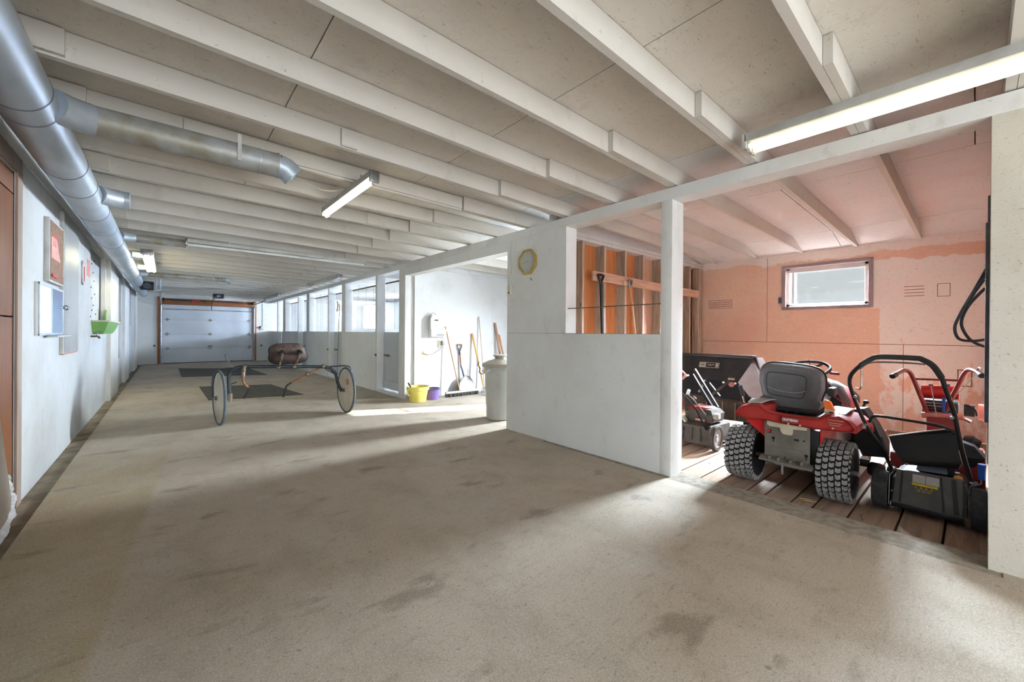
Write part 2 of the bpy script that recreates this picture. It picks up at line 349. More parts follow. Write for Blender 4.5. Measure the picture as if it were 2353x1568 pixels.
class MB:
    def __init__(s): s.v = []; s.f = []
    def add(s, vs, fs):
        o = len(s.v); s.v += [tuple(x) for x in vs]; s.f += [tuple(i + o for i in f) for f in fs]; return s
    def box(s, x0, x1, y0, y1, z0, z1, bev=0.):
        if bev <= 0:
            vs = [(x, y, z) for z in (z0, z1) for y in (y0, y1) for x in (x0, x1)]
            return s.add(vs, [(0, 2, 3, 1), (4, 5, 7, 6), (0, 1, 5, 4), (2, 6, 7, 3), (0, 4, 6, 2), (1, 3, 7, 5)])
        b = min(bev, (x1 - x0) * .45, (y1 - y0) * .45, (z1 - z0) * .45)
        bm = bmesh.new(); bmesh.ops.create_cube(bm, size=1)
        for q in bm.verts: q.co = Vector((x0 + (q.co.x + .5) * (x1 - x0), y0 + (q.co.y + .5) * (y1 - y0), z0 + (q.co.z + .5) * (z1 - z0)))
        bmesh.ops.bevel(bm, geom=bm.edges[:], offset=b, segments=2, affect='EDGES', profile=.6)
        return s.bm(bm)
    def bm(s, bm, mat=None):
        bm.verts.ensure_lookup_table(); bm.verts.index_update()
        vs = [(mat @ v.co if mat else v.co) for v in bm.verts]; fs = [[v.index for v in f.verts] for f in bm.faces]; bm.free(); return s.add(vs, fs)
    def obox(s, c, sx, sy, sz, rot=(0, 0, 0), bev=0.):
        t = MB().box(-sx / 2, sx / 2, -sy / 2, sy / 2, -sz / 2, sz / 2, bev); m = Matrix.Translation(c) @ Euler(rot).to_matrix().to_4x4()
        return s.add([m @ Vector(q) for q in t.v], t.f)
    def beam(s, a, b, wd, ht, up=(0, 0, 1), bev=0.):
        a = Vector(a); b = Vector(b); d = (b - a); L = d.length; d.normalize(); up = Vector(up)
        side = d.cross(up)
        if side.length < 1e-4: side = d.cross(Vector((1, 0, 0)))
        side.normalize(); up2 = side.cross(d)
        t = MB().box(0, L, -wd / 2, wd / 2, -ht / 2, ht / 2, bev)
        return s.add([a + d * q[0] + side * q[1] + up2 * q[2] for q in t.v], t.f)
    def tube(s, pts, r, seg=8, closed=False, cap=True):
        P = [Vector(p) for p in pts]; N = len(P); vs = []; rr = r if callable(r) else (lambda t: r)
        prev = None
        for i, p in enumerate(P):
            if closed: d = P[(i + 1) % N] - P[i - 1]
            else: d = P[min(i + 1, N - 1)] - P[max(i - 1, 0)]
            d.normalize()
            if prev is None:
                x = d.cross(Vector((0, 0, 1)))
                if x.length < .1: x = d.cross(Vector((1, 0, 0)))
            else: x = prev - d * prev.dot(d)
            x.normalize(); prev = x; y = d.cross(x); q = rr(i / max(1, N - 1))
            for k in range(seg):
                a = 2 * PI * k / seg; vs.append(p + x * (q * math.cos(a)) + y * (q * math.sin(a)))
        fs = []
        for i in range(N if closed else N - 1):
            j = (i + 1) % N
            for k in range(seg): fs.append((i * seg + k, i * seg + (k + 1) % seg, j * seg + (k + 1) % seg, j * seg + k))
        if cap and not closed: fs += [tuple(range(seg))[::-1], tuple((N - 1) * seg + k for k in range(seg))]
        return s.add(vs, fs)
    def cyl(s, a, b, r0, r1=None, seg=16):
        r1 = r0 if r1 is None else r1
        return s.tube([a, b], lambda t: r0 + (r1 - r0) * t, seg)
    def lathe(s, prof, c=(0, 0, 0), axis=(0, 0, 1), seg=24, close=False):
        """profile [(radius, height)] about axis through c"""
        ax = Vector(axis).normalized(); x = ax.cross(Vector((0, 1, 0)));
        if x.length < .1: x = ax.cross(Vector((1, 0, 0)))
        x.normalize(); y = ax.cross(x); c = Vector(c); vs = []; fs = []; n = len(prof)
        for r, h in prof:
            for k in range(seg):
                a = 2 * PI * k / seg; vs.append(c + ax * h + x * (r * math.cos(a)) + y * (r * math.sin(a)))
        for i in range(n if close else n - 1):
            j = (i + 1) % n
            for k in range(seg): fs.append((i * seg + k, j * seg + k, j * seg + (k + 1) % seg, i * seg + (k + 1) % seg))
        if not close: fs += [tuple(range(seg)), tuple((n - 1) * seg + k for k in range(seg))[::-1]]
        return s.add(vs, fs)
    def prism(s, poly, depth):
        """poly: 3-D points in a plane, extruded by vector depth"""
        d = Vector(depth); n = len(poly); vs = [Vector(p) for p in poly] + [Vector(p) + d for p in poly]
        fs = [tuple(range(n))[::-1], tuple(range(n, 2 * n))] + [(i, (i + 1) % n, n + (i + 1) % n, n + i) for i in range(n)]
        return s.add(vs, fs)
    def loft(s, rings, cap=True):
        n = len(rings[0]); vs = [p for r in rings for p in r]; fs = []
        for i in range(len(rings) - 1):
            for k in range(n): fs.append((i * n + k, i * n + (k + 1) % n, (i + 1) * n + (k + 1) % n, (i + 1) * n + k))
        if cap: fs += [tuple(range(n))[::-1], tuple((len(rings) - 1) * n + k for k in range(n))]
        return s.add(vs, fs)
    def xform(s, mat):
        s.v = [tuple(mat @ Vector(q)) for q in s.v]; return s
    def build(s, name, mat, parent=None, kind=None, label=None, smooth=True):
        me = bpy.data.meshes.new(name); org = ORG.get(parent.name, Vector((0, 0, 0))) if parent else Vector((0, 0, 0))
        me.from_pydata([tuple(Vector(q) - org) for q in s.v], [], s.f); me.validate()
        bm = bmesh.new(); bm.from_mesh(me); bmesh.ops.recalc_face_normals(bm, faces=bm.faces); bm.to_mesh(me); bm.free()
        me.materials.append(M[mat] if isinstance(mat, str) else mat)
        if smooth:
            me.polygons.foreach_set('use_smooth', [True] * len(me.polygons)); me.set_sharp_from_angle(angle=math.radians(38))
        o = bpy.data.objects.new(name, me); COL.objects.link(o)
        if parent: o.parent = parent; ORG[o.name] = org
        if kind: o['kind'] = kind
        if label: o['label'] = label
        return o

def thing(name, label, cat, loc, group=None):
    o = bpy.data.objects.new(name, None); COL.objects.link(o); o.location = loc; o.empty_display_size = .1
    ORG[o.name] = Vector(loc); o['label'] = label; o['category'] = cat
    if group: o['group'] = group
    return o
def one(mb, name, mat, label, cat, group=None, base=None):
    """a thing that is a single mesh; origin moved to its base"""
    if base is None:
        n = len(mb.v); base = (sum(q[0] for q in mb.v) / n, sum(q[1] for q in mb.v) / n, min(q[2] for q in mb.v))
    b = Vector(base); mb.v = [tuple(Vector(q) - b) for q in mb.v]
    o = mb.build(name, mat); o.location = b; o['label'] = label; o['category'] = cat
    if group: o['group'] = group
    return o
def B(x0, x1, y0, y1, z0, z1, bev=0.): return MB().box(x0, x1, y0, y1, z0, z1, bev)
def text(txt, size, mat, parent, name, loc, facing='-x', shear=0., ext=.0015, squash=1., xs=1.):
    c = bpy.data.curves.new('t', 'FONT'); c.body = txt; c.size = size; c.extrude = ext; c.align_x = 'CENTER'; c.align_y = 'CENTER'; c.shear = shear; c.offset = size * .02
    o = bpy.data.objects.new('t', c); COL.objects.link(o)
    bpy.context.view_layer.update(); dg = bpy.context.evaluated_depsgraph_get(); me = bpy.data.meshes.new_from_object(o.evaluated_get(dg))
    bpy.data.objects.remove(o)
    mb = MB(); Rm = {'-x': Euler((PI / 2, 0, -PI / 2)), '-y': Euler((PI / 2, 0, 0))}[facing].to_matrix().to_4x4() if isinstance(facing, str) else facing
    T = Matrix.Translation(loc) @ Rm @ Matrix.Diagonal((xs, squash, 1, 1))
    mb.add([T @ v.co for v in me.vertices], [tuple(p.vertices) for p in me.polygons]); bpy.data.meshes.remove(me)
    return mb.build(name, mat, parent, smooth=False)

# ------------------------------------------------------------------ setting: dimensions
XL, XR, XE, YF, YB = -.79, 3.27, 7.15, 19.4, -3.6
TK = .17
def zj(x): return 2.518 - .015 * (x - 1.0)          # underside of joists (roof sags to the east)
def zc(x): return zj(x) + .146

# floor
fl = MB(); fl.box(-.66, 3.20, YB, YF, -.12, 0); fl.box(3.20, XE + .2, 3.20, YF, -.12, 0); fl.box(3.20, 3.45, YB, -.1, -.12, 0)
floor = fl.build('floor', 'conc', kind='structure')
g = 0
ys = [YB, -1.2, 1.1, 2.9, 4.4, 6.0, 7.2, 9.8, 12.4, 15.4, YF]
for a, b in zip(ys, ys[1:]):
    B(XL - .16, -.668, a + .006, b - .006, -.10, -.014 - random.random() * .008).build('gutter_slab', 'conc_dirty', floor)
B(3.205, 3.452, -.1, 3.2, -.12, -.004).build('ledge_strip', 'conc_rough', floor)
B(3.0, XE + .2, -.4, 3.3, -.3, -.14).build('subfloor', 'ply_orange', floor)
py = [-.10, .123, .329, .566, .759, .891, 1.063, 1.185, 1.401, 1.545, 1.74, 1.93, 2.11, 2.30, 2.50, 2.69, 2.88, 3.15]
for i, (a, b) in enumerate(zip(py, py[1:])):
    B(3.465 + random.uniform(-.006, .006), XE, a + .006, b - .006, -.14, -.02 + random.uniform(-.004, .003), .006).build('plank', 'plank' if b < 1.5 else 'plank2', floor)
B(3.0, 9.5, YB, -.3, -.14, -.121).build('ground_slab', 'conc_dirty', floor)

# ceiling deck, sheets, joists
ceil = MB().prism([(XL - .15, YB - .1, zc(XL) + .03), (XE + .2, YB - .1, zc(XE) + .03), (XE + .2, YB - .1, 2.95), (XL - .15, YB - .1, 2.95)], (0, YF + .3 - YB, 0)).build('ceiling', 'stud', kind='structure')
xb = [XL - .14, .575, 1.795, 3.1, 4.45, 6.55]
def sheet(x0, x1, y0, y1, mat, z0=None, z1=None):
    a = zc(x0) if z0 is None else z0; b = zc(x1) if z1 is None else z1; g = .003
    MB().prism([(x0 + g, y0 + g, a), (x1 - g, y0 + g, b), (x1 - g, y0 + g, b + .012), (x0 + g, y0 + g, a + .012)], (0, y1 - y0 - 2 * g, 0)).build('ceiling_sheet', mat, ceil, smooth=False)
for j, (x0, x1) in enumerate(zip(xb, xb[1:])):
    y = YB - .05 - (1.22 if j % 2 else 0)
    k = 0
    while y < YF + .1:
        y0 = max(y, YB - .05); y1 = min(y + 2.44, YF + .12)
        if y1 - y0 > .05:
            tool = x0 > 3 and y0 < 3.2
            sheet(x0, x1, y0, y1, 'ceil_pink' if tool else 'ceil')
        y += 2.44
y = YB - .05
while y < YF:
    y1 = min(y + 2.44, YF + .1)
    sheet(6.553, XE + .15, y, y1, 'ceil_pink' if y < 3 else 'ceil', zc(6.55), zj(XE) - .01); y += 2.44
JY = [-.13 + .61 * k for k in range(-5, 33)]
JY[5 + 1] = .483
def rafter(x0, x1, y0, th, mat='joist', name='joist', h=.142, taper=True, dz=0.):
    """joist on edge; follows the dropped ceiling near the east wall"""
    pts = [(x0, y0, zj(x0) + dz)]
    if x1 > 6.6 and taper: pts += [(x1, y0, zj(x1) + dz), (x1, y0, zj(XE) - .004 + (XE - x1) * .2), (6.55, y0, zc(6.55) - .002)]
    else: pts += [(x1, y0, zj(x1) + dz), (x1, y0, zj(x1) + h)]
    pts.append((x0, y0, zj(x0) + h))
    return MB().prism(pts, (0, th, 0)).build(name, mat, ceil, smooth=False)
for i, y in enumerate(JY):
    if y > YF - .06: continue
    if y < 2.6 and y > -2: xo = 2.353
    else: xo = 2.34
    rafter(XL + .01, 3.62, y, .038)
    rafter(xo, XE - .01, y - .040, .038, name='joist')
    if y > 2.7: rafter(XL + .01, -.375 + random.uniform(-.012, .012), y - .028, .026, name='joist_block', h=.138, dz=.012)
    elif y > 1: rafter(XL + .01, -.36, y - .026, .024, name='joist_block', h=.138, dz=.012)
# extra scabbed boards seen on single joists
rafter(.082, 2.33, JY[5 + 6] - .022, .020, name='scab_board', h=.128, dz=.016)
rafter(.92, 1.03, JY[5 + 5] - .020, .018, name='scab_board', h=.125, dz=.006)
rafter(1.80, 2.33, JY[5 + 8] - .020, .018, name='scab_board', h=.13, dz=.006)

# walls ------------------------------------------------------------
wl = MB()
TL = .16
wl.box(XL - TL, XL, YB, 2.95, 0 - .02, 2.66); wl.box(XL - TL, XL, 2.95, 4.31, 2.30, 2.66); wl.box(XL - TL, XL, 4.31, 7.90, -.02, 2.66)
# stall fronts on the left: half walls, posts; the grey boards above sit back
segs = [(7.90, 9.78), (11.35, 13.0), (14.45, 16.4), (18.1, 19.3)]
for a, b in segs:
    wl.box(XL - TL, XL, a, b, -.02, 1.36)
    wl.box(XL - TL, XL, a, b, 2.44, 2.66)
M['wall_l'] = paint('stained_white_wall_left', (.73, .74, .745), (.56, .54, .50), .55, .6)
wall_left = wl.build('wall_left', 'wall_l', kind='structure', smooth=False)
prev = 9.78
for a, b in [(9.78, 11.35), (13.0, 14.45), (16.4, 18.1), (19.3, 19.4)]:
    B(XL - TL, XL + (.055 if b - a > .5 else .0), a + .06, b, -.02, 2.44, .004).build('stall_post_panel', 'post', wall_left)
    B(XL - TL, XL, a, a + .06, -.02, 2.66).build('post_gap', 'walldirt', wall_left)
    B(XL - TL, XL + .01, a + .06, b, 2.44, 2.66).build('top_board', 'wall', wall_left)
for a, b in segs:
    B(XL - TL + .02, XL - .075, a + .01, b - .01, 1.30, 2.46).build('grey_board', 'panelgrey', wall_left)
    B(XL - .06, XL - .005, a, a + .05, 1.36, 2.44).build('side_strip', 'post', wall_left)
    B(XL - .06, XL - .005, b - .06, b, 1.36, 2.44).build('side_strip', 'post', wall_left)
sh = MB()
for (y, z) in [(8.75, 2.22), (8.9, 2.1), (8.6, 2.04), (9.0, 1.98), (8.7, 1.86), (9.1, 1.78), (8.75, 1.7), (8.95, 1.6), (8.8, 1.52), (9.2, 1.47), (8.65, 1.42), (9.05, 2.3)]:
    sh.cyl((XL - .078, y, z), (XL - .068, y, z), .010, seg=8)
sh.build('bolt_heads', 'ink', wall_left, kind='stuff')
MB().prism([(XL, YB, zj(XL) - .12), (XL + .012, YB, zj(XL) - .12), (XL + .012, YB, zj(XL) - .02), (XL, YB, zj(XL) - .02)], (0, YF - YB, 0)).build('top_rail', 'walldirt', wall_left)

# right partition (hall side)
wr = MB(); x0, x1 = XR, XR + TK
wr.box(x0, x1, 1.80, 3.885, -.02, 1.217); wr.box(x0, x1, 2.90, 3.885, 1.217, 2.375); 
wr.box(x0, x1, 3.885, 6.76, 2.25, 2.375)
for a, b in [(8.12, 9.97), (11.34, 13.2), (14.6, 16.43), (17.83, 19.4)]: wr.box(x0, x1, a, b, -.02, 1.217)
wall_right = wr.build('wall_right', 'wall', kind='structure', smooth=False)
M['column'] = paint('cream_painted_osb', (.765, .745, .70), (.60, .56, .50), .45, .5, True, .8)
B(x0, x1, YB, -.05, -.02, 2.375).build('end_panel', 'column', wall_right)
MB().box(XR, XR + .20, 1.70, 1.80, -.02, 2.375, .003).build('corner_post', 'post', wall_right)
for a, b in [(6.76, 7.01), (8.03, 8.12), (9.97, 10.23), (11.27, 11.34), (13.2, 13.5), (14.53, 14.6), (16.43, 16.8), (17.7, 17.83)]:
    B(x0 + .001, x1 + .002, a, b, -.02, 2.375, .003).build('stall_post', 'post', wall_right)
MB().prism([(x0 - .004, YB, 2.375), (x0 + TK, YB, 2.375), (x0 + TK, YB, zj(XR + TK) - .003), (x0 - .004, YB, 2.474)], (0, YF - YB, 0)).build('beam', 'post', wall_right, smooth=False)
B(XR - .0015, XR, 1.80, 3.885, 1.2155, 1.2185).build('board_seam', 'inkfaint', wall_right)
B(XR + .03, XR + .042, 1.79, 2.91, 1.482, 1.492).build('steel_rod', 'clamp', wall_right)
for y0_, y1_ in [(7.01, 8.03), (10.23, 11.27), (13.5, 14.53), (16.8, 17.7)]:
    d = B(x1 - .03, x1, y0_ + .012, y1_ - .012, .07, 1.217, .003).build('door_%d' % (2 + [7.01, 10.23, 13.5, 16.8].index(y0_)), 'panellow', kind='structure')
    B(x1 - .045, x1 - .03, y0_ + .012, y1_ - .012, .07, .22, .003).build('kick_board', 'panellow', d)
    B(x1 - .05, x1 - .03, y1_ - .30, y1_ - .06, .72, .76, .004).build('latch_bolt', 'clamp', d)
    B(XR - .02, XR, y1_ + .01, y1_ + .07, .72, .77, .004).build('latch_keeper', 'clamp', d)
    B(x0, x1, y0_, y1_, -.01, .035).build('sill_board', 'post', d)
# chain link in the stall fronts (inner side of the posts)
def chain(y0, y1, z0, z1, x, name='wire_mesh', p=.058):
    mb = MB(); W = y1 - y0; H = z1 - z0
    n = int((W + H) / p)
    for sgn in (1, -1):
        for i in range(n + 1):
            s0 = i * p
            # line: (y - y0) + (z - z0) = s0   or mirrored
            ya = min(s0, W); za = s0 - ya; zb = min(s0, H); yb = s0 - zb
            if za > H or yb > W or abs(ya - yb) < 1e-3: continue
            if sgn < 0: ya, yb = W - ya, W - yb
            mb.tube([(x + sgn * .002, y0 + ya, z0 + za), (x + sgn * .002, y0 + yb, z0 + zb)], .0026, 3, cap=False)
    return mb.build(name, 'mesh', wall_right, kind='stuff')
for a, b in [(7.01, 8.03), (8.12, 9.97), (10.23, 11.27), (11.34, 13.2), (13.5, 14.53), (14.6, 16.43)]:
    chain(a, b, 1.22, 2.22, x1 + .012)
    B(x1 + .004, x1 + .02, a, b, 2.21, 2.24).build('mesh_rail', 'clamp', wall_right)

# wall between bay and tool room: studs, sheathing, plates
wn = B(XR + TK, XE, 3.298, 3.318, -.02, 2.62).build('wall_toolroom_north', 'stain', kind='structure')
for x in (3.847, 4.29, 4.76, 5.212, 5.70, 6.18, 6.66):
    B(x, x + .038, 3.151, 3.289, -.02, 2.36).build('stud', 'stud', wn); B(x + .001, x + .037, 3.148, 3.151, -.02, 2.36).build('stud_face', 'stud_edge', wn)
B(XR + TK, XR + TK + .06, 3.15, 3.289, -.02, 2.36).build('stud', 'stud', wn)
B(6.95, 7.10, 3.13, 3.25, -.02, 2.36, .02).build('corner_post', 'stud', wn)
xs_ = [XR + TK, 3.866, 4.31, 4.78, 5.23, 5.44, 5.72, 6.2, 6.68, 7.14]
for i, (a, b) in enumerate(zip(xs_, xs_[1:])):
    B(a + .002, b - .002, 3.289, 3.297, -.02, 2.36).build('sheathing_board', 'ply_orange' if i < 4 else 'ply_pink', wn)
for z0, z1, y in ((2.36, 2.40, 3.150), (2.404, 2.444, 3.146)):
    B(XR + TK, XE - .005, y, 3.30, z0, z1, .003).build('top_plate', 'post', wn)
B(XR + TK, XE - .005, 3.20, 3.298, 2.44, 2.62).build('plate_infill', 'ceil_pink', wn)
MB().prism([(4.03, 3.118, 1.885), (6.93, 3.118, 1.842), (6.93, 3.118, 1.965), (4.03, 3.118, 2.003)], (0, .029, 0)).build('tool_board', 'pine_x', wn)

# bay / stalls wall with the tools on it
wt = B(XR + TK, XE, 6.72, 6.80, -.02, 2.40).build('wall_tool_bay', 'stain', kind='structure')
B(XR + TK, XE, 6.70, 6.82, 2.40, 2.60).build('plate', 'walldirt', wt)
for x in (4.01, 5.23): B(x, x + .006, 6.7185, 6.72, 0, 2.40).build('board_seam', 'walldirt', wt)
# stall dividers
for yy, nm in ((10.10, 'wall_stall_1'), (13.35, 'wall_stall_2'), (16.6, 'wall_stall_3')):
    B(XR + TK, XE, yy, yy + .06, -.02, 1.3).build(nm, 'wall', kind='structure')
    o = MB()
    for k in range(20): o.tube([(XR + TK + .02 + k * .19, yy + .03, 1.3), (XR + TK + .02 + k * .19, yy + .03, 2.4)], .004, 4)
    o.build('divider_rod', 'mesh', bpy.data.objects[nm], kind='stuff')

# east wall with window openings
def wall_with_holes(name, mat, axis, pos, th, a0, a1, z0, z1, holes):
    mb = MB(); hs = sorted(holes); cur = a0
    def bx(a, b, c, d):
        if b - a < 1e-4 or d - c < 1e-4: return
        mb.box(pos, pos + th, a, b, c, d) if axis == 'x' else mb.box(a, b, pos, pos + th, c, d)
    for (h0, h1, hz0, hz1) in hs:
        bx(cur, h0, z0, z1); bx(h0, h1, z0, hz0); bx(h0, h1, hz1, z1); cur = h1
    bx(cur, a1, z0, z1)
    return mb.build(name, mat, kind='structure', smooth=False)
SW = [(8.6, 9.5), (11.85, 12.75), (15.85, 16.75)]
we = wall_with_holes('wall_east', 'wall', 'x', XE, .15, 3.30, YF, -.02, 2.66, [(3.60, 4.15, 1.2, 2.24)] + [(a, b, 1.63, 2.21) for a, b in SW])
we2 = wall_with_holes('wall_toolroom_east', 'osb_part', 'x', XE, .15, YB, 3.30, -.02, 2.66, [(.945, 1.895, 1.640, 2.225)])
sm = MB()
sm.box(XE - .001, XE, 2.142, 2.148, 1.108, 2.42); sm.box(XE - .001, XE, -.1, 3.13, 1.100, 1.107); sm.box(XE - .001, XE, .60, .606, 0, 1.10)
sm.build('board_seam', 'inkfaint', we2)
st = MB()
def outline(y0, y1, z0, z1, t=.006):
    for a, b, c, d in ((y0, y1, z0, z0 + t), (y0, y1, z1 - t, z1), (y0, y0 + t, z0, z1), (y1 - t, y1, z0, z1)): st.box(XE - .0015, XE, a, b, c, d)
outline(2.66, 2.84, 1.66, 1.80); outline(2.86, 3.04, 1.66, 1.80); outline(.20, .31, 1.70, 1.86); outline(.02, .14, .62, .82, .012)
for k in range(4): st.box(XE - .0015, XE, 2.88, 3.02, 1.68 + k * .026, 1.688 + k * .026)
for k in range(3): st.box(XE - .0015, XE, 2.68, 2.82, 1.69 + k * .034, 1.70 + k * .034)
for k in range(4): st.box(XE - .0015, XE, .42, .60, 1.72 + k * .04, 1.727 + k * .04)
st.build('mill_stamp', 'inkfaint', we2, kind='stuff')
B(XR + TK, XE, -.20, -.10, -.02, 2.60).build('wall_toolroom_south', 'osb', kind='structure')
# north (far) wall, rear wall
wf = wall_with_holes('wall_far', 'wall', 'y', YF, .15, XL - TL, XE + .15, -.02, 2.66, [(-.12, 2.68, -.02, 2.17), (5.85, 6.75, 1.63, 2.21)])
wb = wall_with_holes('wall_rear', 'wall', 'y', YB - .15, .15, XL - TL, XE + .15, -.02, 2.66, [(-.3, 2.8, -.02, 2.15)])  # unseen wall; its doorway opening is added to let the fill in

# windows
def window(name, axis, pos, a0, a1, z0, z1, glassmat, trim='white', split=None, t=.05):
    f = MB(); g = MB()
    def bx(mb, a, b, c, d, p0, p1):
        mb.box(p0, p1, a, b, c, d, .003) if axis == 'x' else mb.box(a, b, p0, p1, c, d, .003)
    p0, p1 = pos + .03, pos + .10
    for a, b, c, d in ((a0, a1, z0, z0 + t), (a0, a1, z1 - t, z1), (a0, a0 + t, z0, z1), (a1 - t, a1, z0, z1)): bx(f, a, b, c, d, p0, p1)
    if split: bx(f, split - .02, split + .02, z0, z1, p0, p1)
    fr = f.build(name, 'whitepl', kind='structure', smooth=False)
    q = pos + .065
    if split:
        bx(g, a0 + t, split - .02, z0 + t, z1 - t, q, q + .004); g.build('pane', 'glass_blue', fr)
        g = MB(); bx(g, split + .02, a1 - t, z0 + t, z1 - t, q, q + .004); g.build('pane', glassmat, fr)
    else: bx(g, a0 + t, a1 - t, z0 + t, z1 - t, q, q + .004); g.build('pane', glassmat, fr)
    return fr
w1 = window('window_1', 'x', XE, .945, 1.895, 1.640, 2.225, 'glass', t=.042)
B(XE + .02, XE + .06, 1.79, 1.815, 1.69, 2.175).build('sash_rail', 'whitepl', w1)
B(XE + .015, XE + .03, .95, 1.89, 2.155, 2.19).build('inner_lip', 'whitepl', w1)
tr = MB()
for a, b, c, d in ((.895, 1.945, 1.595, 1.640), (.895, 1.945, 2.225, 2.268), (.895, .945, 1.64, 2.225), (1.895, 1.945, 1.64, 2.225)): tr.box(XE - .018, XE - .0005, a, b, c, d, .003)
tr.build('casing', simple('mauve_grey_casing', (.60, .56, .58), (.54, .50, .52), 5, .6), w1)
B(XE - .04, XE - .018, 1.945, 1.985, 1.70, 1.79, .004).build('catch', 'darksteel', w1)
w2 = window('window_2', 'x', XE, 3.60, 4.15, 1.2, 2.24, 'glass', t=.03)
for yy in (3.775, 3.955): B(XE + .04, XE + .08, yy, yy + .02, 1.2, 2.24).build('muntin', 'whitepl', w2)
for zz in (1.53, 1.87): B(XE + .04, XE + .08, 3.60, 4.15, zz, zz + .018).build('muntin', 'whitepl', w2)
for i, (a, b) in enumerate(SW): window('window_%d' % (3 + i), 'x', XE, a, b, 1.63, 2.21, 'glass', split=(a + b) / 2)
window('window_6', 'y', YF, 5.85, 6.75, 1.63, 2.21, 'glass', split=6.3)

# ------------------------------------------------------------------ far overhead door
d1 = B(-.12, 2.68, YF + .06, YF + .10, 0, 2.17).build('door_6', 'gdoor', kind='structure')
for k in range(4):
    z0 = .01 + k * .537
    s_ = MB().box(-.115, 2.675, YF + .02, YF + .055, z0, z0 + .533, .006); s_.build('door_section', 'gdoor', d1)
for k in range(1, 4):
    z = .01 + k * .537
    for x in (.02, 1.28, 2.55):
        h = MB(); h.box(x - .07, x + .07, YF - .0, YF + .02, z - .02, z + .02, .004); h.box(x - .018, x + .018, YF + .004, YF + .02, z - .06, z + .06, .003); h.build('hinge', 'steel', d1)
B(-.11, 2.67, YF - .01, YF + .02, 1.985, 2.02, .004).build('strut', 'steel', d1)
B(1.22, 1.36, YF, YF + .02, .60, .63, .004).build('lift_handle', 'darksteel', d1)
B(-.12, 2.68, YF - .002, YF + .05, 0, .022).build('bottom_seal', 'black', d1)
dt = B(-.25, -.14, YF - .035, YF - .001, 0, 2.45, .004).build('trim_1', 'orange_trim', kind='structure')
B(2.70, 2.80, YF - .035, YF - .001, 0, 2.42, .004).build('trim_2', 'orange_trim', kind='structure')
B(-.14, 2.70, YF - .04, YF - .001, 2.17, 2.40, .004).build('trim_3', 'orange_trim_x', kind='structure')
trk = thing('door_track_set', 'galvanised overhead door tracks with spring shaft at the far end door', 'door track', (1.28, YF - .1, 0))
for x in (-.155, 2.715):
    p = [(x, YF - .06, .02), (x, YF - .06, 1.95), (x, YF - .12, 2.16), (x, YF - .32, 2.29)]
    q = smoothpath(p, 5) + [Vector((x, YF - 2.6, 2.33))]
    t_ = MB().tube(q, .024, 6); t_.build('track', 'galv', trk)
    B(x - .02, x + .02, YF - 2.6, YF - 2.56, 2.33, 2.53).build('hanger', 'galv_old', trk)
MB().cyl((-.14, YF - .10, 2.345), (2.70, YF - .10, 2.345), .013).build('shaft', 'darksteel', trk)
MB().cyl((.1, YF - .10, 2.345), (1.15, YF - .10, 2.345), .030).build('torsion_spring', 'darksteel', trk)
for x in (-.10, 2.65): MB().cyl((x, YF - .10, 2.345), (x + .03, YF - .10, 2.345), .07).build('cable_drum', 'black', trk)
B(.72, .98, YF - .145, YF - .125, 2.28, 2.36).build('warning_tag', 'redclip', trk, label='red warning tag')
op = thing('door_opener', 'black ceiling mounted garage door opener box near the far door', 'door opener', (1.35, 17.0, 2.34))
B(1.19, 1.49, 16.85, 17.15, 2.33, 2.47, .02).build('motor_box', 'black', op)
B(1.29, 1.39, 16.846, 16.85, 2.38, 2.42).build('label_plate', 'labelw', op)
MB().beam((1.34, 17.15, 2.42), (1.34, YF - .12, 2.40), .03, .03).build('rail', 'galv_old', op)
MB().tube([(1.34, YF - .3, 2.39), (1.32, YF - .06, 2.24), (1.32, YF - .03, 2.02)], .012, 6).build('arm', 'darksteel', op)
for x in (1.22, 1.46): B(x - .012, x + .012, 16.98, 17.02, 2.46, 2.53).build('bracket', 'galv_old', op)
MB().tube(smoothpath([(1.22, 16.9, 2.46), (1.1, 16.8, 2.42), (1.15, 16.75, 2.35), (1.35, 16.82, 2.36)], 5), .005, 5).build('cord', 'wire', op)
pl_ = thing('extension_cable', 'grey cable conduit with outlet box right of the far door', 'cable', (2.99, YF - .03, 1.2))
MB().tube([(3.03, YF - .02, 2.5), (3.03, YF - .02, 1.40)], .01, 6).build('conduit', 'walldirt', pl_)
B(2.93, 3.07, YF - .05, YF - .002, 1.28, 1.40, .006).build('outlet', 'offwhite', pl_); B(2.90, 2.96, YF - .06, YF - .05, 1.34, 1.42, .004).build('plug', 'ink', pl_)
for x, z, lb in ((-.33, .66, 'round black door sensor on the wall left of the far door'), (2.98, .62, 'round black door sensor on the wall right of the far door')):
    t_ = thing('door_sensor', lb, 'sensor', (x, YF - .03, z), 'door sensors')
    MB().cyl((x, YF - .03, z), (x, YF - .001, z), .035).build('housing', 'ink', t_); MB().cyl((x, YF - .034, z), (x, YF - .029, z), .014).build('lens', 'steel', t_)
bl = thing('ceiling_blower', 'dark ceiling blower with bracket above the far end of the big duct', 'blower', (-.36, 13.4, 2.2))
B(-.50, -.24, 13.3, 13.6, 2.22, 2.42, .03).build('housing', 'black', bl); MB().cyl((-.37, 13.28, 2.32), (-.37, 13.31, 2.32), .075).build('intake_grille', 'darksteel', bl)
MB().tube([(-.2, 13.3, 2.2), (-.2, 13.3, 2.50)], .012, 6).build('bracket', 'galv', bl); MB().tube([(-.12, 13.3, 2.2), (-.12, 13.3, 2.50)], .012, 6).build('bracket', 'galv', bl)
B(-.24, -.10, 13.29, 13.31, 2.20, 2.225).build('cross_plate', 'galv', bl)

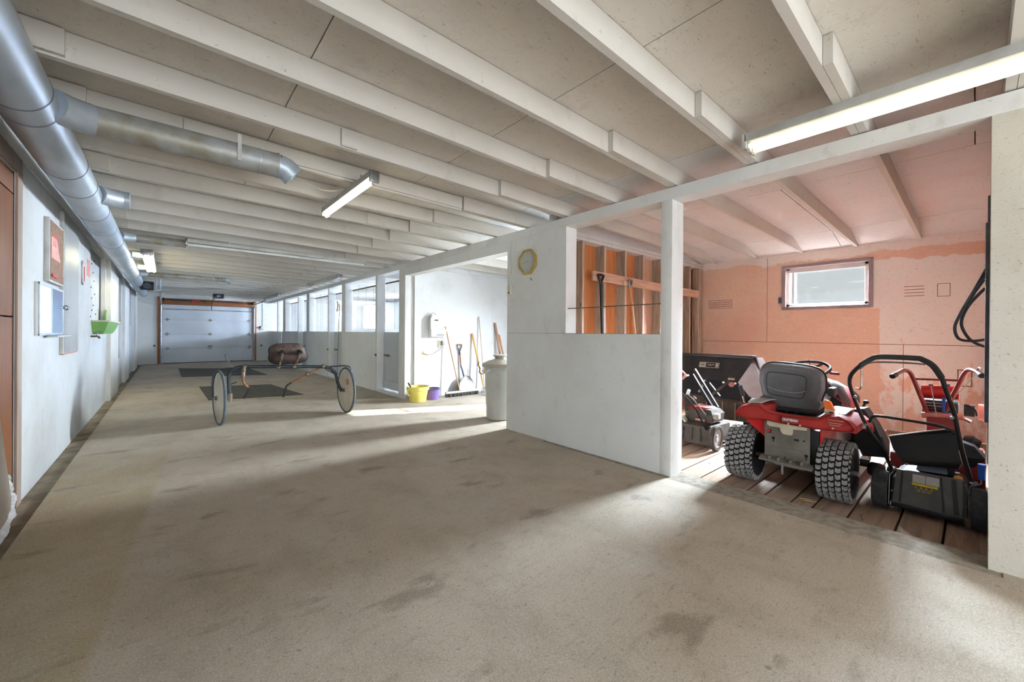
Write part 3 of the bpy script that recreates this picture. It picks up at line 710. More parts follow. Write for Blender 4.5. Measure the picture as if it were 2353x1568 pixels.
# ------------------------------------------------------------------ brown door on the left
d5 = B(XL - .10, XL - .06, 2.95, 4.305, .01, 2.295).build('door_1', 'door_brown', kind='structure')
for z0, z1 in ((.02, 1.30), (1.31, 2.14), (2.15, 2.29)): B(XL - .06, XL - .006, 2.96, 4.303, z0, z1, .003).build('board', 'door_brown', d5)
tt = MB(); tt.box(XL, XL + .014, 4.312, 4.425, -.01, 2.30, .003); tt.build('trim_4', 'trim_taupe', kind='structure')
B(XL, XL + .014, 2.70, 4.425, 2.302, 2.415, .003).build('trim_5', 'trim_taupe', kind='structure')
B(XL - .05, XL - .004, 4.304, 4.312, 0, 2.30).build('trim_6', 'ink', kind='structure')

# ------------------------------------------------------------------ ducts
du = thing('round_duct', 'large galvanised round duct running the length of the left wall', 'duct', (-.545, 8, 2.26))
xc, zc_, rd = -.545, 2.375, .120
ringY = [-3.3, -1.5, .3, 1.6, 2.95, 3.15, 4.10, 4.62, 5.5, 7.2, 9.2, 11.2, 12.9]
prof = []
MB().tube([(xc, YB + .05, zc_), (xc, 12.95, zc_)], rd, 40).build('pipe', 'galv', du)
MB().tube([(xc, 12.95, zc_), (xc, 13.05, zc_ - .01), (xc, 17.0, zc_ - .015)], lambda t: .118 if t < .3 else .098, 32).build('end_pipe', 'galv', du)
for i, y in enumerate(ringY[2:]):
    MB().tube([(xc, y, zc_), (xc, y + .010, zc_)], rd + .0025, 40).build('seam_ring', 'galv_ring', du)
for y in (1.2, 6.3, 10.2, 14.4, 16.4):
    MB().tube([(xc + (rd + .004) * math.cos(a), y, zc_ + (rd + .004) * math.sin(a)) for a in [PI * k / 10 - PI for k in range(11)]] , .003, 5).build('strap', 'galv', du)
def branch(y, xend, r, z, label, elbow=True, mat='galv_old', down=True):
    t_ = thing('branch_duct', label, 'duct', (-.3, y, z - r), 'branch ducts off the big duct')
    xs0 = xc + .09
    MB().tube(smoothpath([(xs0, y - .13, z - .015), (xs0 + .06, y - .06, z - .01), (xs0 + .13, y, z)], 5), r * 1.02, 20).build('take_off', 'galv', t_)
    MB().tube([(xs0 + .12, y, z), (xs0 + .13, y, z)], r + .005, 20).build('band', 'galv', t_)
    MB().tube([(xs0 + .12, y, z), (xend, y, z)], r, 24).build('pipe', mat, t_)
    if elbow:
        MB().tube([(xend - .002, y, z), (xend + .05, y, z - .012), (xend + .10, y, z - .055)], r * .98, 20, cap=False).build('elbow', 'galv', t_)
        MB().tube([(xend - .006, y, z), (xend + .002, y, z)], r + .004, 20).build('band', 'galv', t_)
        MB().tube([(xend - .12, y, z), (xend - .115, y, z)], r + .004, 20).build('band', 'galv', t_)
        MB().beam((xend - .24, y - r - .006, z - r * .7), (xend - .24, y - r - .006, 2.52), .022, .004, up=(0, 1, 0)).build('hanger_strap', 'fixture', t_)
    return t_
branch(3.27, .60, .082, 2.405, 'long grey branch duct ending in a bent elbow above the hall')
branch(5.10, -.26, .075, 2.41, 'short open branch duct stub, nearest of the stubs', False, 'galv')
branch(7.22, .20, .055, 2.43, 'slim branch duct running behind the long unlit fixture', False)
branch(8.75, -.331, .060, 2.42, 'short branch duct stub beside the far lit twin tubes', False, 'galv')
branch(10.35, -.331, .060, 2.42, 'short branch duct stub behind the far lit twin tubes', False, 'galv')
branch(11.5, 1.05, .050, 2.41, 'far slim branch duct with elbow nearest the far door')

# ------------------------------------------------------------------ fluorescent fixtures
def fixture(x, y, length, along, ntub, lit, label, z=2.47, tm='tube_on', wd=.13, group='fluorescent shop lights'):
    t_ = thing('fluorescent_fixture', label, 'light', (x, y, z - .07), group)
    L = length / 2
    def loc(a, b, c):  # a along, b across
        return (x + a, y + b, z + c) if along == 'x' else (x + b, y + a, z + c)
    def bx(a0, a1, b0, b1, c0, c1, bev=0.):
        p = loc(a0, b0, c0); q = loc(a1, b1, c1); return MB().box(min(p[0], q[0]), max(p[0], q[0]), min(p[1], q[1]), max(p[1], q[1]), p[2], q[2], bev)
    bx(-L, L, -wd / 2, wd / 2, -.032, .018, .004).build('channel', 'fixture', t_)
    for s_ in (-1, 1):
        bx(s_ * L - .012, s_ * L + .012, -wd / 2, wd / 2, -.07, .02, .003).build('end_plate', 'fixture' if s_ > 0 else 'steel', t_)
    offs = [0] if ntub == 1 else [-wd * .28, wd * .28]
    for o_ in offs:
        MB().cyl(loc(-L + .02, o_, -.055), loc(L - .02, o_, -.055), .0185, seg=14).build('tube', tm if lit else 'tube_off', t_)
        for s_ in (-1, 1): bx(s_ * (L - .018) - .010, s_ * (L - .018) + .010, o_ - .012, o_ + .012, -.085, -.03, .002).build('socket', 'offwhite', t_)
    for s_ in (-.6, .6):
        bx(s_ * L - .015, s_ * L + .015, -.012, .012, .018, .06).build('hanger', 'fixture', t_)
    return t_
f1 = fixture(2.85, -.25, 2.44, 'y', 2, True, 'lit twin tube fluorescent fixture nearest the camera under the joists', 2.475, wd=.15)
fixture(1.24, 3.76, 1.28, 'y', 1, True, 'short lit single tube fluorescent fixture in the middle of the hall', 2.475, 'tube_mid', wd=.075)
fixture(-.24, 9.75, 2.44, 'y', 2, True, 'far lit twin tube fluorescent fixture beside the big duct', 2.475, 'tube_on2', wd=.15)
fixture(1.43, 7.09, 2.46, 'x', 1, False, 'long unlit fluorescent fixture running crosswise between hall walls', 2.46, wd=.10)
fixture(2.86, 10.3, 2.44, 'y', 1, False, 'unlit fluorescent fixture along the stall beam, nearer of two', 2.455, wd=.11)
fixture(2.82, 16.2, 2.44, 'y', 1, False, 'unlit fluorescent fixture along the stall beam, nearest the far door', 2.455, wd=.11)
c1 = MB().tube(smoothpath([(1.2, 3.75, 2.50), (1.05, 3.78, 2.47), (.9, 3.76, 2.49), (.80, 3.84, 2.55)], 6), .005, 5)
one(c1, 'light_cord', 'wire', 'thin white cord looping left of the short lit fixture', 'cord')
for i, y in enumerate((4.75, 5.36, 5.97)):
    one(MB().tube(smoothpath([(2.75, y - .006, 2.55), (2.85, y - .02, 2.50), (3.0, y - .05, 2.49), (3.12, y - .01, 2.53)], 5), .004, 5), 'ceiling_wire', 'wire', ('first white wire loop above the near edge of the bay opening', 'second white wire loop above the bay opening, in the middle', 'third white wire loop above the bay opening, farthest away')[i], 'wire', 'ceiling wires')

# ------------------------------------------------------------------ things on the left wall
bb = thing('notice_board', 'deep framed cork notice board with a pink paper on the left wall', 'board', (XL, 5.44, 1.63))
B(XL, XL + .036, 5.145, 5.73, 1.63, 2.18, .003).build('frame', 'fixture', bb); B(XL + .0355, XL + .039, 5.165, 5.71, 1.65, 2.16).build('cork_panel', 'cork', bb)
t_ = thing('pinned_notice', 'pink printed sheet clipped to the cork notice board', 'paper', (XL + .04, 5.30, 1.85))
MB().prism([(XL + .0405, 5.18, 1.84), (XL + .0405, 5.56, 1.835), (XL + .0405, 5.40, 2.03), (XL + .0405, 5.18, 2.05)], (.001, 0, 0)).build('sheet', 'pink', t_)
B(XL + .041, XL + .044, 5.20, 5.38, 2.025, 2.045).build('clip', 'redclip', t_, label='red clip'); B(XL + .0415, XL + .0425, 5.24, 5.38, 1.95, 2.02).build('printed_block', 'redpad', t_)
one(MB().box(XL + .040, XL + .05, 5.18, 5.40, 1.675, 1.70, .003), 'red_clip', 'redclip', 'small red clip at the bottom of the cork board', 'clip')
cb = thing('sliding_cabinet', 'small white wall cabinet with sliding blue glass beneath the cork board', 'cabinet', (XL, 5.3, 1.17))
B(XL, XL + .022, 4.84, 5.80, 1.17, 1.60, .003).build('box', 'white', cb)
fr = MB()
for a, b, c, d in ((4.84, 5.80, 1.17, 1.19), (4.84, 5.80, 1.58, 1.60), (4.84, 4.86, 1.17, 1.60), (5.77, 5.80, 1.17, 1.60), (5.28, 5.31, 1.17, 1.60)): fr.box(XL + .02, XL + .03, a, b, c, d, .002)
fr.build('frame', 'galv', cb); B(XL + .022, XL + .026, 4.87, 5.28, 1.19, 1.58).build('panel', 'whitepl', cb, label='white sliding panel')
gp = B(XL + .022, XL + .027, 5.31, 5.77, 1.19, 1.58).build('glass_panel', 'cabglass', cb); MB().lathe([(.001, 0), (.012, 0), (.01, .012), (.024, .022), (.028, .034), (.018, .046), (.001, .05)], (XL + .028, 5.70, 1.43), (1, 0, 0), 16).build('knob', 'chrome', gp, label='clear glass knob')
B(XL + .02, XL + .085, 5.15, 5.80, 1.155, 1.168, .002).build('ledge', 'fixture', cb)
wbd = thing('planning_board', 'tall glossy grey planning board hung on the left wall', 'board', (XL, 6.2, .98))
B(XL, XL + .030, 5.81, 6.66, .98, 2.37, .003).build('backing', 'fixture', wbd)
B(XL + .030, XL + .0325, 5.84, 6.65, .99, 2.36).build('surface', simple('glossy_grey_laminate', (.57, .57, .56), (.53, .53, .52), 2, .36), wbd)
ln = MB()
for k in range(13): ln.box(XL + .0326, XL + .0332, 5.84, 6.64, 1.22 + k * .05, 1.224 + k * .05)
ln.build('ruled_lines', 'panelgrey', wbd, kind='stuff'); B(XL + .002, XL + .03, 5.82, 6.6, .972, .982).build('bottom_batten', 'orange_trim', wbd)
th = thing('wall_thermometer', 'slim rounded metal thermometer on the left wall', 'thermometer', (XL, 7.18, 1.78))
b_ = MB(); pts = [(XL, 7.18 + .075 * math.cos(a), 1.92 + (.10 if math.sin(a) >= 0 else -.10) + .05 * math.sin(a)) for a in [2 * PI * k / 24 for k in range(24)]]
b_.prism(pts, (.014, 0, 0)); b_.build('plate', 'galv_old', th); B(XL + .014, XL + .017, 7.155, 7.205, 1.82, 2.02).build('scale', 'white', th); MB().tube([(XL + .02, 7.18, 1.82), (XL + .02, 7.18, 2.0)], .005, 6).build('glass_tube', 'redclip', th)
one(MB().box(XL, XL + .002, 7.58, 7.86, 1.93, 2.15), 'wall_notice', 'redpad', 'small pink card pinned beside the thermometer near the wall corner', 'paper')
gf = thing('green_feeder', 'green feed tub with white rim hooked on the left stall front', 'feed tub', (XL + .06, 8.9, 1.16))
rings = []
for z, w_, yy in ((1.16, .10, .70), (1.22, .13, .78), (1.34, .17, .86)):
    rings.append([(XL + .002, 8.85 - yy, z), (XL + .002, 8.85 + yy, z), (XL + w_, 8.85 + yy * .96, z), (XL + w_, 8.85 - yy * .96, z)])
MB().loft(rings).build('tub', 'green', gf); B(XL + .0, XL + .185, 7.97, 9.72, 1.335, 1.355, .004).build('rim', 'offwhite', gf)
B(XL, XL + .02, 9.60, 9.75, 1.2, 1.56, .004).build('hook_bracket', 'green', gf)
ht = thing('wall_tap', 'small metal hose tap under the green feed tub', 'tap', (XL, 7.95, 1.12))
MB().tube([(XL, 7.95, 1.13), (XL + .07, 7.95, 1.13)], .012, 8).build('spout', 'clamp', ht); MB().tube([(XL + .07, 7.95, 1.135), (XL + .09, 7.95, 1.10)], .013, 8).build('nozzle', 'clamp', ht)
hw = MB(); hw.tube([(XL + .06 + 0, 7.95 + .03 * math.cos(a), 1.165 + .03 * math.sin(a)) for a in [2 * PI * k / 12 for k in range(12)]], .005, 6, closed=True); hw.tube([(XL + .06, 7.92, 1.165), (XL + .06, 7.98, 1.165)], .005, 5); hw.tube([(XL + .06, 7.95, 1.13), (XL + .06, 7.95, 1.165)], .006, 6); hw.build('hand_wheel', 'steel', ht)
one(MB().tube([(XL + .012, 11.55, 2.32), (XL + .012, 11.9, 1.6), (XL + .014, 12.0, .75), (XL + .016, 12.0, .62)], .008, 6), 'hanging_rope', 'clamp', 'thin cord hanging down a left stall front', 'rope')
# padded board with torn edge, lower left
pb = thing('padded_board', 'taupe padded board with torn white edge leaning by the brown door', 'board', (-.70, 3.6, 0))
MB().prism([(-.735, 2.9, .03), (-.735, 3.78, .05), (-.735, 3.80, .20), (-.735, 3.56, .75), (-.735, 3.40, 1.15), (-.735, 2.9, 1.2)], (.03, 0, 0)).build('board', 'padboard', pb)
rr = [(-.715, 2.9, .0), (-.712, 3.30, .035), (-.71, 3.6, .06), (-.712, 3.78, .10), (-.716, 3.83, .18), (-.716, 3.79, .27), (-.718, 3.75, .34)]
sp_ = smoothpath(rr, 8)
MB().tube([(p.x + random.uniform(-.004, .004), p.y + random.uniform(-.01, .01), max(p.z, .03) + random.uniform(-.008, .008)) for p in sp_], lambda t: .036 - .022 * t + .004 * math.sin(t * 40), 9).build('torn_edge', 'foamwhite', pb)

# ------------------------------------------------------------------ clock, thermostat, cord
ck = thing('wall_clock', 'octagonal brass framed wall clock on the white partition', 'clock', (XR, 3.5, 1.92))
cy_, cz_, ro, ri = 3.50, 2.068, .160, .128
oct_ = lambda r, x: [(x, cy_ + r * math.cos(PI / 8 + k * PI / 4), cz_ + r * math.sin(PI / 8 + k * PI / 4)) for k in range(8)]
MB().loft([oct_(ro, XR), oct_(ro, XR - .022), oct_(ro * .95, XR - .03), oct_(ri * 1.03, XR - .03), oct_(ri, XR - .02), oct_(ri, XR - .012)]).build('frame', 'gold', ck)
MB().loft([oct_(ri, XR - .013), oct_(ri, XR - .016)]).build('dial', 'clockface', ck)
mk = MB()
for k in range(12):
    a = k * PI / 6; mk.beam((XR - .0165, cy_ + .085 * math.cos(a), cz_ + .085 * math.sin(a)), (XR - .0165, cy_ + .108 * math.cos(a), cz_ + .108 * math.sin(a)), .001, .006, up=(1, 0, 0))
mk.build('hour_marks', 'panelgrey', ck)
MB().beam((XR - .018, cy_, cz_), (XR - .018, cy_ - .06, cz_ - .004), .002, .007, up=(1, 0, 0)).build('hour_hand', 'gold', ck); MB().beam((XR - .0185, cy_, cz_), (XR - .0185, cy_ + .075, cz_ - .012), .002, .005, up=(1, 0, 0)).build('minute_hand', 'gold', ck)
MB().cyl((XR - .02, cy_, cz_), (XR - .016, cy_, cz_), .008).build('hub', 'gold', ck)
ts = thing('thermostat', 'small beige thermostat at the edge of the white partition', 'thermostat', (XR, 3.822, 1.69))
B(XR - .03, XR, 3.795, 3.85, 1.695, 1.81, .008).build('body', 'offwhite', ts); B(XR - .033, XR - .03, 3.81, 3.835, 1.715, 1.73).build('dial_slot', 'ink', ts)
MB().tube(smoothpath([(XR - .006, 3.83, 1.81), (XR - .006, 3.845, 1.9), (XR - .006, 3.80, 1.99), (XR - .006, 3.815, 2.2), (XR - .006, 3.80, 2.374)], 5), .003, 5).build('wire', 'wire', ts)
one(MB().beam((XR - .004, 3.46, 1.875), (XR - .004, 3.43, 1.845), .006, .006), 'wall_nail', 'clamp', 'bent nail in the partition just below the clock', 'nail')
rc = one(MB().tube([(XR - .02, 10.33, 1.92), (XR - .025, 10.38, 1.2), (XR - .03, 10.45, .08)], .009, 6), 'lead_rope', 'rope', 'long rope hanging beside a stall door by the wheel', 'rope')
one(MB().tube(smoothpath([(XR - .06, 10.29, 1.86), (XR - .07, 10.33, 1.96), (XR - .03, 10.42, 1.86), (XR - .03, 10.5, 1.72)], 4), .012, 6), 'halter', 'handle_brown', 'brown halter hooked on the stall post', 'halter')

# ------------------------------------------------------------------ tool bay
can = thing('trash_can', 'grey round plastic trash can with taupe lid at the partition end', 'trash can', (3.60, 4.42, 0))
c = (3.60, 4.42, 0)
MB().lathe([(.001, .008), (.17, .0), (.19, .015), (.205, .30), (.207, .31), (.218, .66), (.228, .67), (.232, .70), (.232, .755), (.22, .757), (.215, .70)], c, seg=40).build('body', 'trash', can)
MB().lathe([(.245, .735), (.258, .74), (.26, .765), (.25, .785), (.16, .825), (.10, .84), (.095, .845), (.001, .845)], c, seg=40).build('lid', 'trashlid', can)
MB().lathe([(.07, .845), (.075, .875), (.11, .895), (.105, .905), (.05, .91), (.001, .91)], c, seg=32).build('knob', 'trashlid', can)
for s_ in (1, -1): MB().tube(smoothpath([(3.60 - .232, 4.42 + s_ * .05, .70), (3.60 - .275, 4.42 + s_ * .05, .69), (3.60 - .275, 4.42, .66)], 4), .012, 6).build('handle', 'trash', can)
for y in (4.27, 4.35): MB().cyl((3.78, y - .02, .05), (3.78, y + .02, .05), .05).build('wheel', 'blackrub', can)

yb = thing('yellow_bucket', 'large yellow plastic feed bucket holding a brush by the stall post', 'bucket', (3.36, 6.42, 0))
c = (3.36, 6.42, 0)
MB().lathe([(.001, .006), (.135, 0), (.145, .02), (.175, .20), (.192, .205), (.198, .265), (.188, .268), (.165, .21), (.135, .03), (.001, .028)], c, seg=32).build('shell', 'yellow', yb)
MB().tube([(3.36 - .19, 6.42 - .02, .24), (3.36 - .225, 6.38, .17), (3.36 - .19, 6.36, .12)], .012, 6).build('handle', 'yellow', yb)
bs = thing('scrub_brush', 'dark handled brush sticking out of the yellow bucket', 'brush', (3.27, 6.44, .05))
MB().tube([(3.30, 6.44, .05), (3.24, 6.46, .26), (3.20, 6.47, .33)], .014, 8).build('handle', 'ink', bs)
MB().obox((3.33, 6.44, .05), .10, .04, .03, (0, .5, 0), .005).build('head', 'bristle', bs)
pb_ = thing('purple_bucket', 'small purple bucket with dark rim between yellow bucket and broom', 'bucket', (3.66, 6.45, 0))
c = (3.665, 6.45, 0)
MB().lathe([(.001, .005), (.105, 0), (.112, .02), (.122, .175), (.126, .18), (.118, .182), (.10, .03), (.001, .025)], c, seg=28).build('shell', 'purple', pb_)
MB().lathe([(.124, .178), (.138, .180), (.138, .205), (.122, .207), (.12, .18)], c, seg=28, close=True).build('rim', 'darkblue', pb_)
br = thing('push_broom', 'wide push broom with dark bristles and slim wooden handle', 'broom', (4.33, 6.5, 0))
MB().beam((3.95, 6.46, .085), (4.70, 6.46, .085), .05, .035, bev=.006).build('head', 'offwhite', br)
rg = MB()
for k in range(38):
    x = 3.96 + k * .0195; rg.beam((x, 6.46, .072), (x + random.uniform(-.012, .012), 6.455 + random.uniform(-.02, .02), .004), .018, .045, up=(0, 1, 0))
rg.build('bristles', 'bristle', br, kind='stuff'); MB().tube([(4.27, 6.47, .09), (4.075, 6.69, 1.33)], .012, 10).build('handle', 'handle_wood', br)
sv = thing('scoop_shovel', 'aluminium scoop shovel with D grip leaning on the bay wall', 'shovel', (4.49, 6.6, 0))
def scoopring(z, w_, d): return [(4.47 + .03 + w_ * math.sin(t), 6.60 - (z - .35) * -.12 + d * (math.cos(t)) * 1.0 - .02, z) for t in [(-1 + 2 * k / 10) * 1.25 for k in range(11)]]
rows = [scoopring(.02, .19, -.03), scoopring(.12, .20, .0), scoopring(.25, .165, .02), scoopring(.32, .11, .03), scoopring(.36, .045, .03)]
mb = MB(); n = 11; vs = [p for r_ in rows for p in r_]; vs += [(x, y + .006, z) for x, y, z in vs]; Nn = n * len(rows); fs = []
for i in range(len(rows) - 1):
    for k in range(n - 1):
        a = i * n + k; fs += [(a, a + 1, a + n + 1, a + n), (Nn + a, Nn + a + n, Nn + a + n + 1, Nn + a + 1)]
mb.add(vs, fs); mb.build('scoop', 'scoop', sv)
MB().tube([(4.50, 6.645, .28), (4.455, 6.67, .48), (4.43, 6.685, .56)], .016, 8).build('ferrule', 'darksteel', sv); MB().tube([(4.435, 6.685, .55), (4.415, 6.695, .80)], .015, 8).build('shaft', 'handle_brown', sv)
MB().tube([(4.415, 6.695, .78), (4.41, 6.698, .84)], .017, 8).build('collar', 'darksteel', sv)
MB().tube([(4.41, 6.698, .84), (4.365, 6.70, .92), (4.362, 6.70, .975)], .010, 8).build('yoke', 'darksteel', sv); MB().tube([(4.41, 6.698, .84), (4.455, 6.70, .92), (4.458, 6.70, .975)], .010, 8).build('yoke', 'darksteel', sv)
MB().cyl((4.355, 6.70, .975), (4.465, 6.70, .975), .014).build('grip', 'handle_brown', sv)
oh = thing('yellow_fork', 'yellow handled fork leaning on the bay wall behind the trash can', 'fork', (4.88, 6.5, 0))
MB().tube([(4.87, 6.50, .10), (4.78, 6.62, .75), (4.715, 6.70, 1.20)], lambda t: .014 + .008 * t, 8).build('handle', 'handle_orange', oh)
MB().tube(smoothpath([(4.80, 6.58, .62), (4.76, 6.56, .56), (4.80, 6.54, .50), (4.77, 6.52, .42), (4.84, 6.5, .38)], 4), .010, 6).build('bracket', 'ink', oh)
for k in range(4): MB().tube([(4.87 + (k - 1.5) * .012, 6.50, .12), (4.87 + (k - 1.5) * .05, 6.47, .06), (4.87 + (k - 1.5) * .055, 6.45, .004)], .005, 5).build('tine', 'darksteel', oh)
wp = one(MB().tube([(4.96, 6.58, .0), (4.885, 6.70, 1.55)], .011, 8), 'white_pole', 'offwhite', 'slim pale pole leaning upright behind the trash can', 'pole')
for i, (xa, xb_, zt, mt, lb) in enumerate(((5.50, 5.30, 1.43, 'handle_brown', 'brown wooden board leaning right of the white pole'), (5.62, 5.42, 1.18, 'handle_wood', 'paler wooden handle leaning against the brown board'))):
    one(MB().beam((xa, 6.55, .02), (xb_, 6.70, zt), .05 - i * .015, .022, up=(0, 1, 0), bev=.005), 'leaning_board', mt, lb, 'board', 'boards leaning in the bay')
bw = thing('steel_bowl', 'steel dog bowl on the bay floor beside the trash can', 'bowl', (4.83, 6.15, 0))
MB().lathe([(.001, .004), (.12, 0), (.11, .012), (.095, .07), (.105, .075), (.10, .078), (.08, .02), (.001, .018)], (4.83, 6.15, 0), seg=28).build('bowl', 'steel', bw); MB().lathe([(.118, 0), (.128, 0), (.128, .014), (.118, .014)], (4.83, 6.15, 0), seg=28, close=True).build('rubber_foot', 'blackrub', bw)
sbx = thing('wall_heater', 'white enamel box mounted on the bay wall', 'wall box', (3.97, 6.68, 1.13))
B(3.72, 4.045, 6.60, 6.72, 1.135, 1.275, .006).build('case', 'white', sbx)
for k in range(5): B(3.83, 3.99, 6.596, 6.60, 1.150 + k * .008, 1.154 + k * .008).build('vent_slot', 'ink', sbx)
jg = thing('white_jug', 'white carton jug with handle standing on the wall box', 'jug', (3.83, 6.65, 1.276))
MB().loft([[(3.715, 6.61, 1.276), (3.885, 6.61, 1.276), (3.885, 6.71, 1.276), (3.715, 6.71, 1.276)], [(3.715, 6.61, 1.48), (3.885, 6.61, 1.48), (3.885, 6.71, 1.48), (3.715, 6.71, 1.48)], [(3.765, 6.63, 1.54), (3.855, 6.63, 1.54), (3.855, 6.69, 1.54), (3.765, 6.69, 1.54)]]).build('body', 'white', jg)
MB().tube(smoothpath([(3.735, 6.655, 1.49), (3.765, 6.655, 1.56), (3.80, 6.655, 1.59), (3.835, 6.655, 1.56), (3.865, 6.655, 1.49)], 4), .008, 6).build('handle', 'offwhite', jg)
for z, hh, mt in ((1.435, .022, 'ink'), (1.39, .006, 'panelgrey'), (1.37, .006, 'panelgrey'), (1.33, .008, 'redpad')): B(3.79, 3.87, 6.608, 6.61, z, z + hh).build('printed_band', mt, jg)
ob = thing('outlet_box', 'beige outlet box with cable on the bay wall under the wall box', 'outlet', (4.0, 6.70, .93))
B(3.93, 4.06, 6.705, 6.72, .93, 1.07, .003).build('plate', 'offwhite', ob); B(4.0, 4.05, 6.66, 6.705, .97, 1.06, .006).build('cover', 'galv_old', ob)
MB().tube(smoothpath([(4.02, 6.68, .95), (3.92, 6.69, .86), (3.78, 6.70, .80), (3.64, 6.70, .82), (3.60, 6.70, .86)], 6), .007, 6).build('cable', 'wire', ob)

# ------------------------------------------------------------------ stable mats
def mat_(pts, label):
    o = MB().prism([(x, y, .0) for x, y in pts], (0, 0, .014)); return one(o, 'rubber_mat', 'mat', label, 'mat', 'rubber mats in the aisle')
mat_([(.56, 8.75), (1.99, 8.42), (1.79, 10.43), (.54, 10.9)], 'dark rubber mat lying right behind the racing cart')
mat_([(.30, 13.6), (2.12, 12.9), (2.02, 15.3), (.29, 16.6)], 'dark rubber mat farther back, nearer the far door')

# ------------------------------------------------------------------ sulky (racing cart)
sk = thing('sulky_cart', 'two wheeled harness racing cart with brown seat and disc wheels', 'cart', (1.27, 6.26, 0))
def wheel(cx_, cy2, cz2, n, r, name_label=None):
    n = Vector(n).normalized(); c = Vector((cx_, cy2, cz2))
    ty = MB().lathe([(r - .028, -.013), (r - .012, -.017), (r - .003, -.010), (r, 0), (r - .003, .010), (r - .012, .017), (r - .028, .013)], c, n, 56, close=True).build('tyre', 'sulky_rim', sk)
    MB().lathe([(r - .03, -.010), (r - .022, -.011), (r - .022, .011), (r - .03, .010)], c, n, 56, close=True).build('rim', 'blackrub', ty)
    d = MB().lathe([(.001, .030), (.04, .028), (r - .03, .009), (r - .024, .006), (r - .024, -.006), (r - .03, -.009), (.04, -.028), (.001, -.030)], c, n, 48).build('wheel_disc', 'disc', ty)
    MB().lathe([(.001, -.05), (.022, -.05), (.03, -.03), (.03, .03), (.022, .05), (.001, .05)], c, n, 16).build('hub', 'clamp', ty)
    return c, n
rW = .355
cL, nL = wheel(.518, 6.36, rW, (.99, .10, 0), rW); cR, nR = wheel(2.045, 6.17, .345, (.999, .035, 0), rW - .01)
# valve slot in the right disc
MB().beam(Vector((2.014, 6.02, .44)), Vector((2.014, 6.04, .52)), .012, .03, up=(1, 0, 0), bev=.003).build('valve_slot', 'handle_brown', sk)
def S(pts, r, nm, mt, n=5, seg=12): return MB().tube(smoothpath(pts, n), r, seg).build(nm, mt, sk)
S([(.627, 6.336, .33), (.615, 6.337, .60), (.645, 6.334, .70), (.735, 6.326, .742), (.968, 6.298, .738), (1.30, 6.262, .724), (1.704, 6.215, .706), (1.82, 6.202, .68), (1.895, 6.193, .60), (1.935, 6.189, .44), (1.985, 6.184, .33)], .022, 'axle_arch', 'sulky_tube', 6, 16)
S([(1.745, 6.24, .700), (1.90, 6.24, .70), (2.06, 6.24, .70), (2.14, 6.24, .64), (2.15, 6.2, .36)], .010, 'outer_fork', 'sulky_tube'); S([(.846, 6.36, .72), (.60, 6.38, .725), (.49, 6.39, .69), (.452, 6.38, .61), (.450, 6.37, .36)], .011, 'outer_fork', 'sulky_tube')
MB().cyl((.627, 6.336, .30), (.627, 6.336, .40), .030).build('axle_bracket', 'clamp', sk); MB().cyl((.45, 6.36, .355), (.65, 6.335, .355), .008).build('axle', 'steel', sk)
MB().cyl((1.93, 6.185, .345), (2.16, 6.165, .345), .008).build('axle', 'steel', sk)
S([(.784, 6.318, .763), (.770, 6.31, .66), (.766, 6.30, .60)], .022, 'stirrup_clamp', 'clamp', 3); S([(.766, 6.30, .60), (.770, 6.30, .55), (.79, 6.30, .51), (.822, 6.30, .475)], .015, 'stirrup_bar', 'rust_tube')
S([(.822, 6.30, .475), (.828, 6.30, .44), (.80, 6.31, .38), (.777, 6.319, .326)], .013, 'stirrup_foot', 'black'); S([(.70, 6.32, .55), (.64, 6.33, .525), (.62, 6.335, .52)], .006, 'brace', 'black')
S([(1.715, 6.215, .715), (1.67, 6.22, .68), (1.558, 6.232, .62), (1.45, 6.245, .555), (1.329, 6.257, .497)], .016, 'stirrup_bar', 'rust_tube'); S([(1.329, 6.257, .497), (1.275, 6.262, .465), (1.25, 6.265, .40), (1.23, 6.268, .305)], .013, 'stirrup_foot', 'black')
for p in ((1.73, 6.213, .71), (1.53, 6.235, .605), (.785, 6.318, .745)): MB().cyl((p[0] - .018, p[1], p[2]), (p[0] + .018, p[1], p[2]), .032, seg=14).build('clamp_ring', 'clamp', sk)
S([(1.70, 6.215, .72), (1.80, 6.20, .645), (1.88, 6.195, .60)], .008, 'brace', 'sulky_tube')
# shafts running away from the camera
S([(.70, 6.34, .74), (.66, 7.1, .80), (.72, 7.9, .84)], .012, 'shaft', 'sulky_tube', 4, 8)
# seat: rounded dish seen from behind
seat_c = V(1.285, 6.27, .915)
def seatring(w_, h_, off, k=24):
    o = []
    for i in range(k):
        a = 2 * PI * i / k; ca, sa = math.cos(a), math.sin(a); e = .55
        x = w_ * math.copysign(abs(ca) ** e, ca); zz = h_ * math.copysign(abs(sa) ** e, sa)
        x *= 1.05 if zz < 0 else .98
        p = Vector((x, off, zz)); p.rotate(Euler((math.radians(-28), math.radians(-2), 0))); o.append(seat_c + p)
    return o
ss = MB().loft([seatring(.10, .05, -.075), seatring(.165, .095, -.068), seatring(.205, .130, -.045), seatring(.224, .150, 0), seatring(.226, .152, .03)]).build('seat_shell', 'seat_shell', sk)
MB().tube(seatring(.227, .153, .02, 44), .010, 8, closed=True).build('seat_piping', 'black', ss)
MB().tube(smoothpath([seat_c + V(-.14, -.085, .01), seat_c + V(-.05, -.09, -.005), seat_c + V(.05, -.09, -.005), seat_c + V(.14, -.085, .01)], 5), .006, 6).build('seat_seam', 'black', ss)
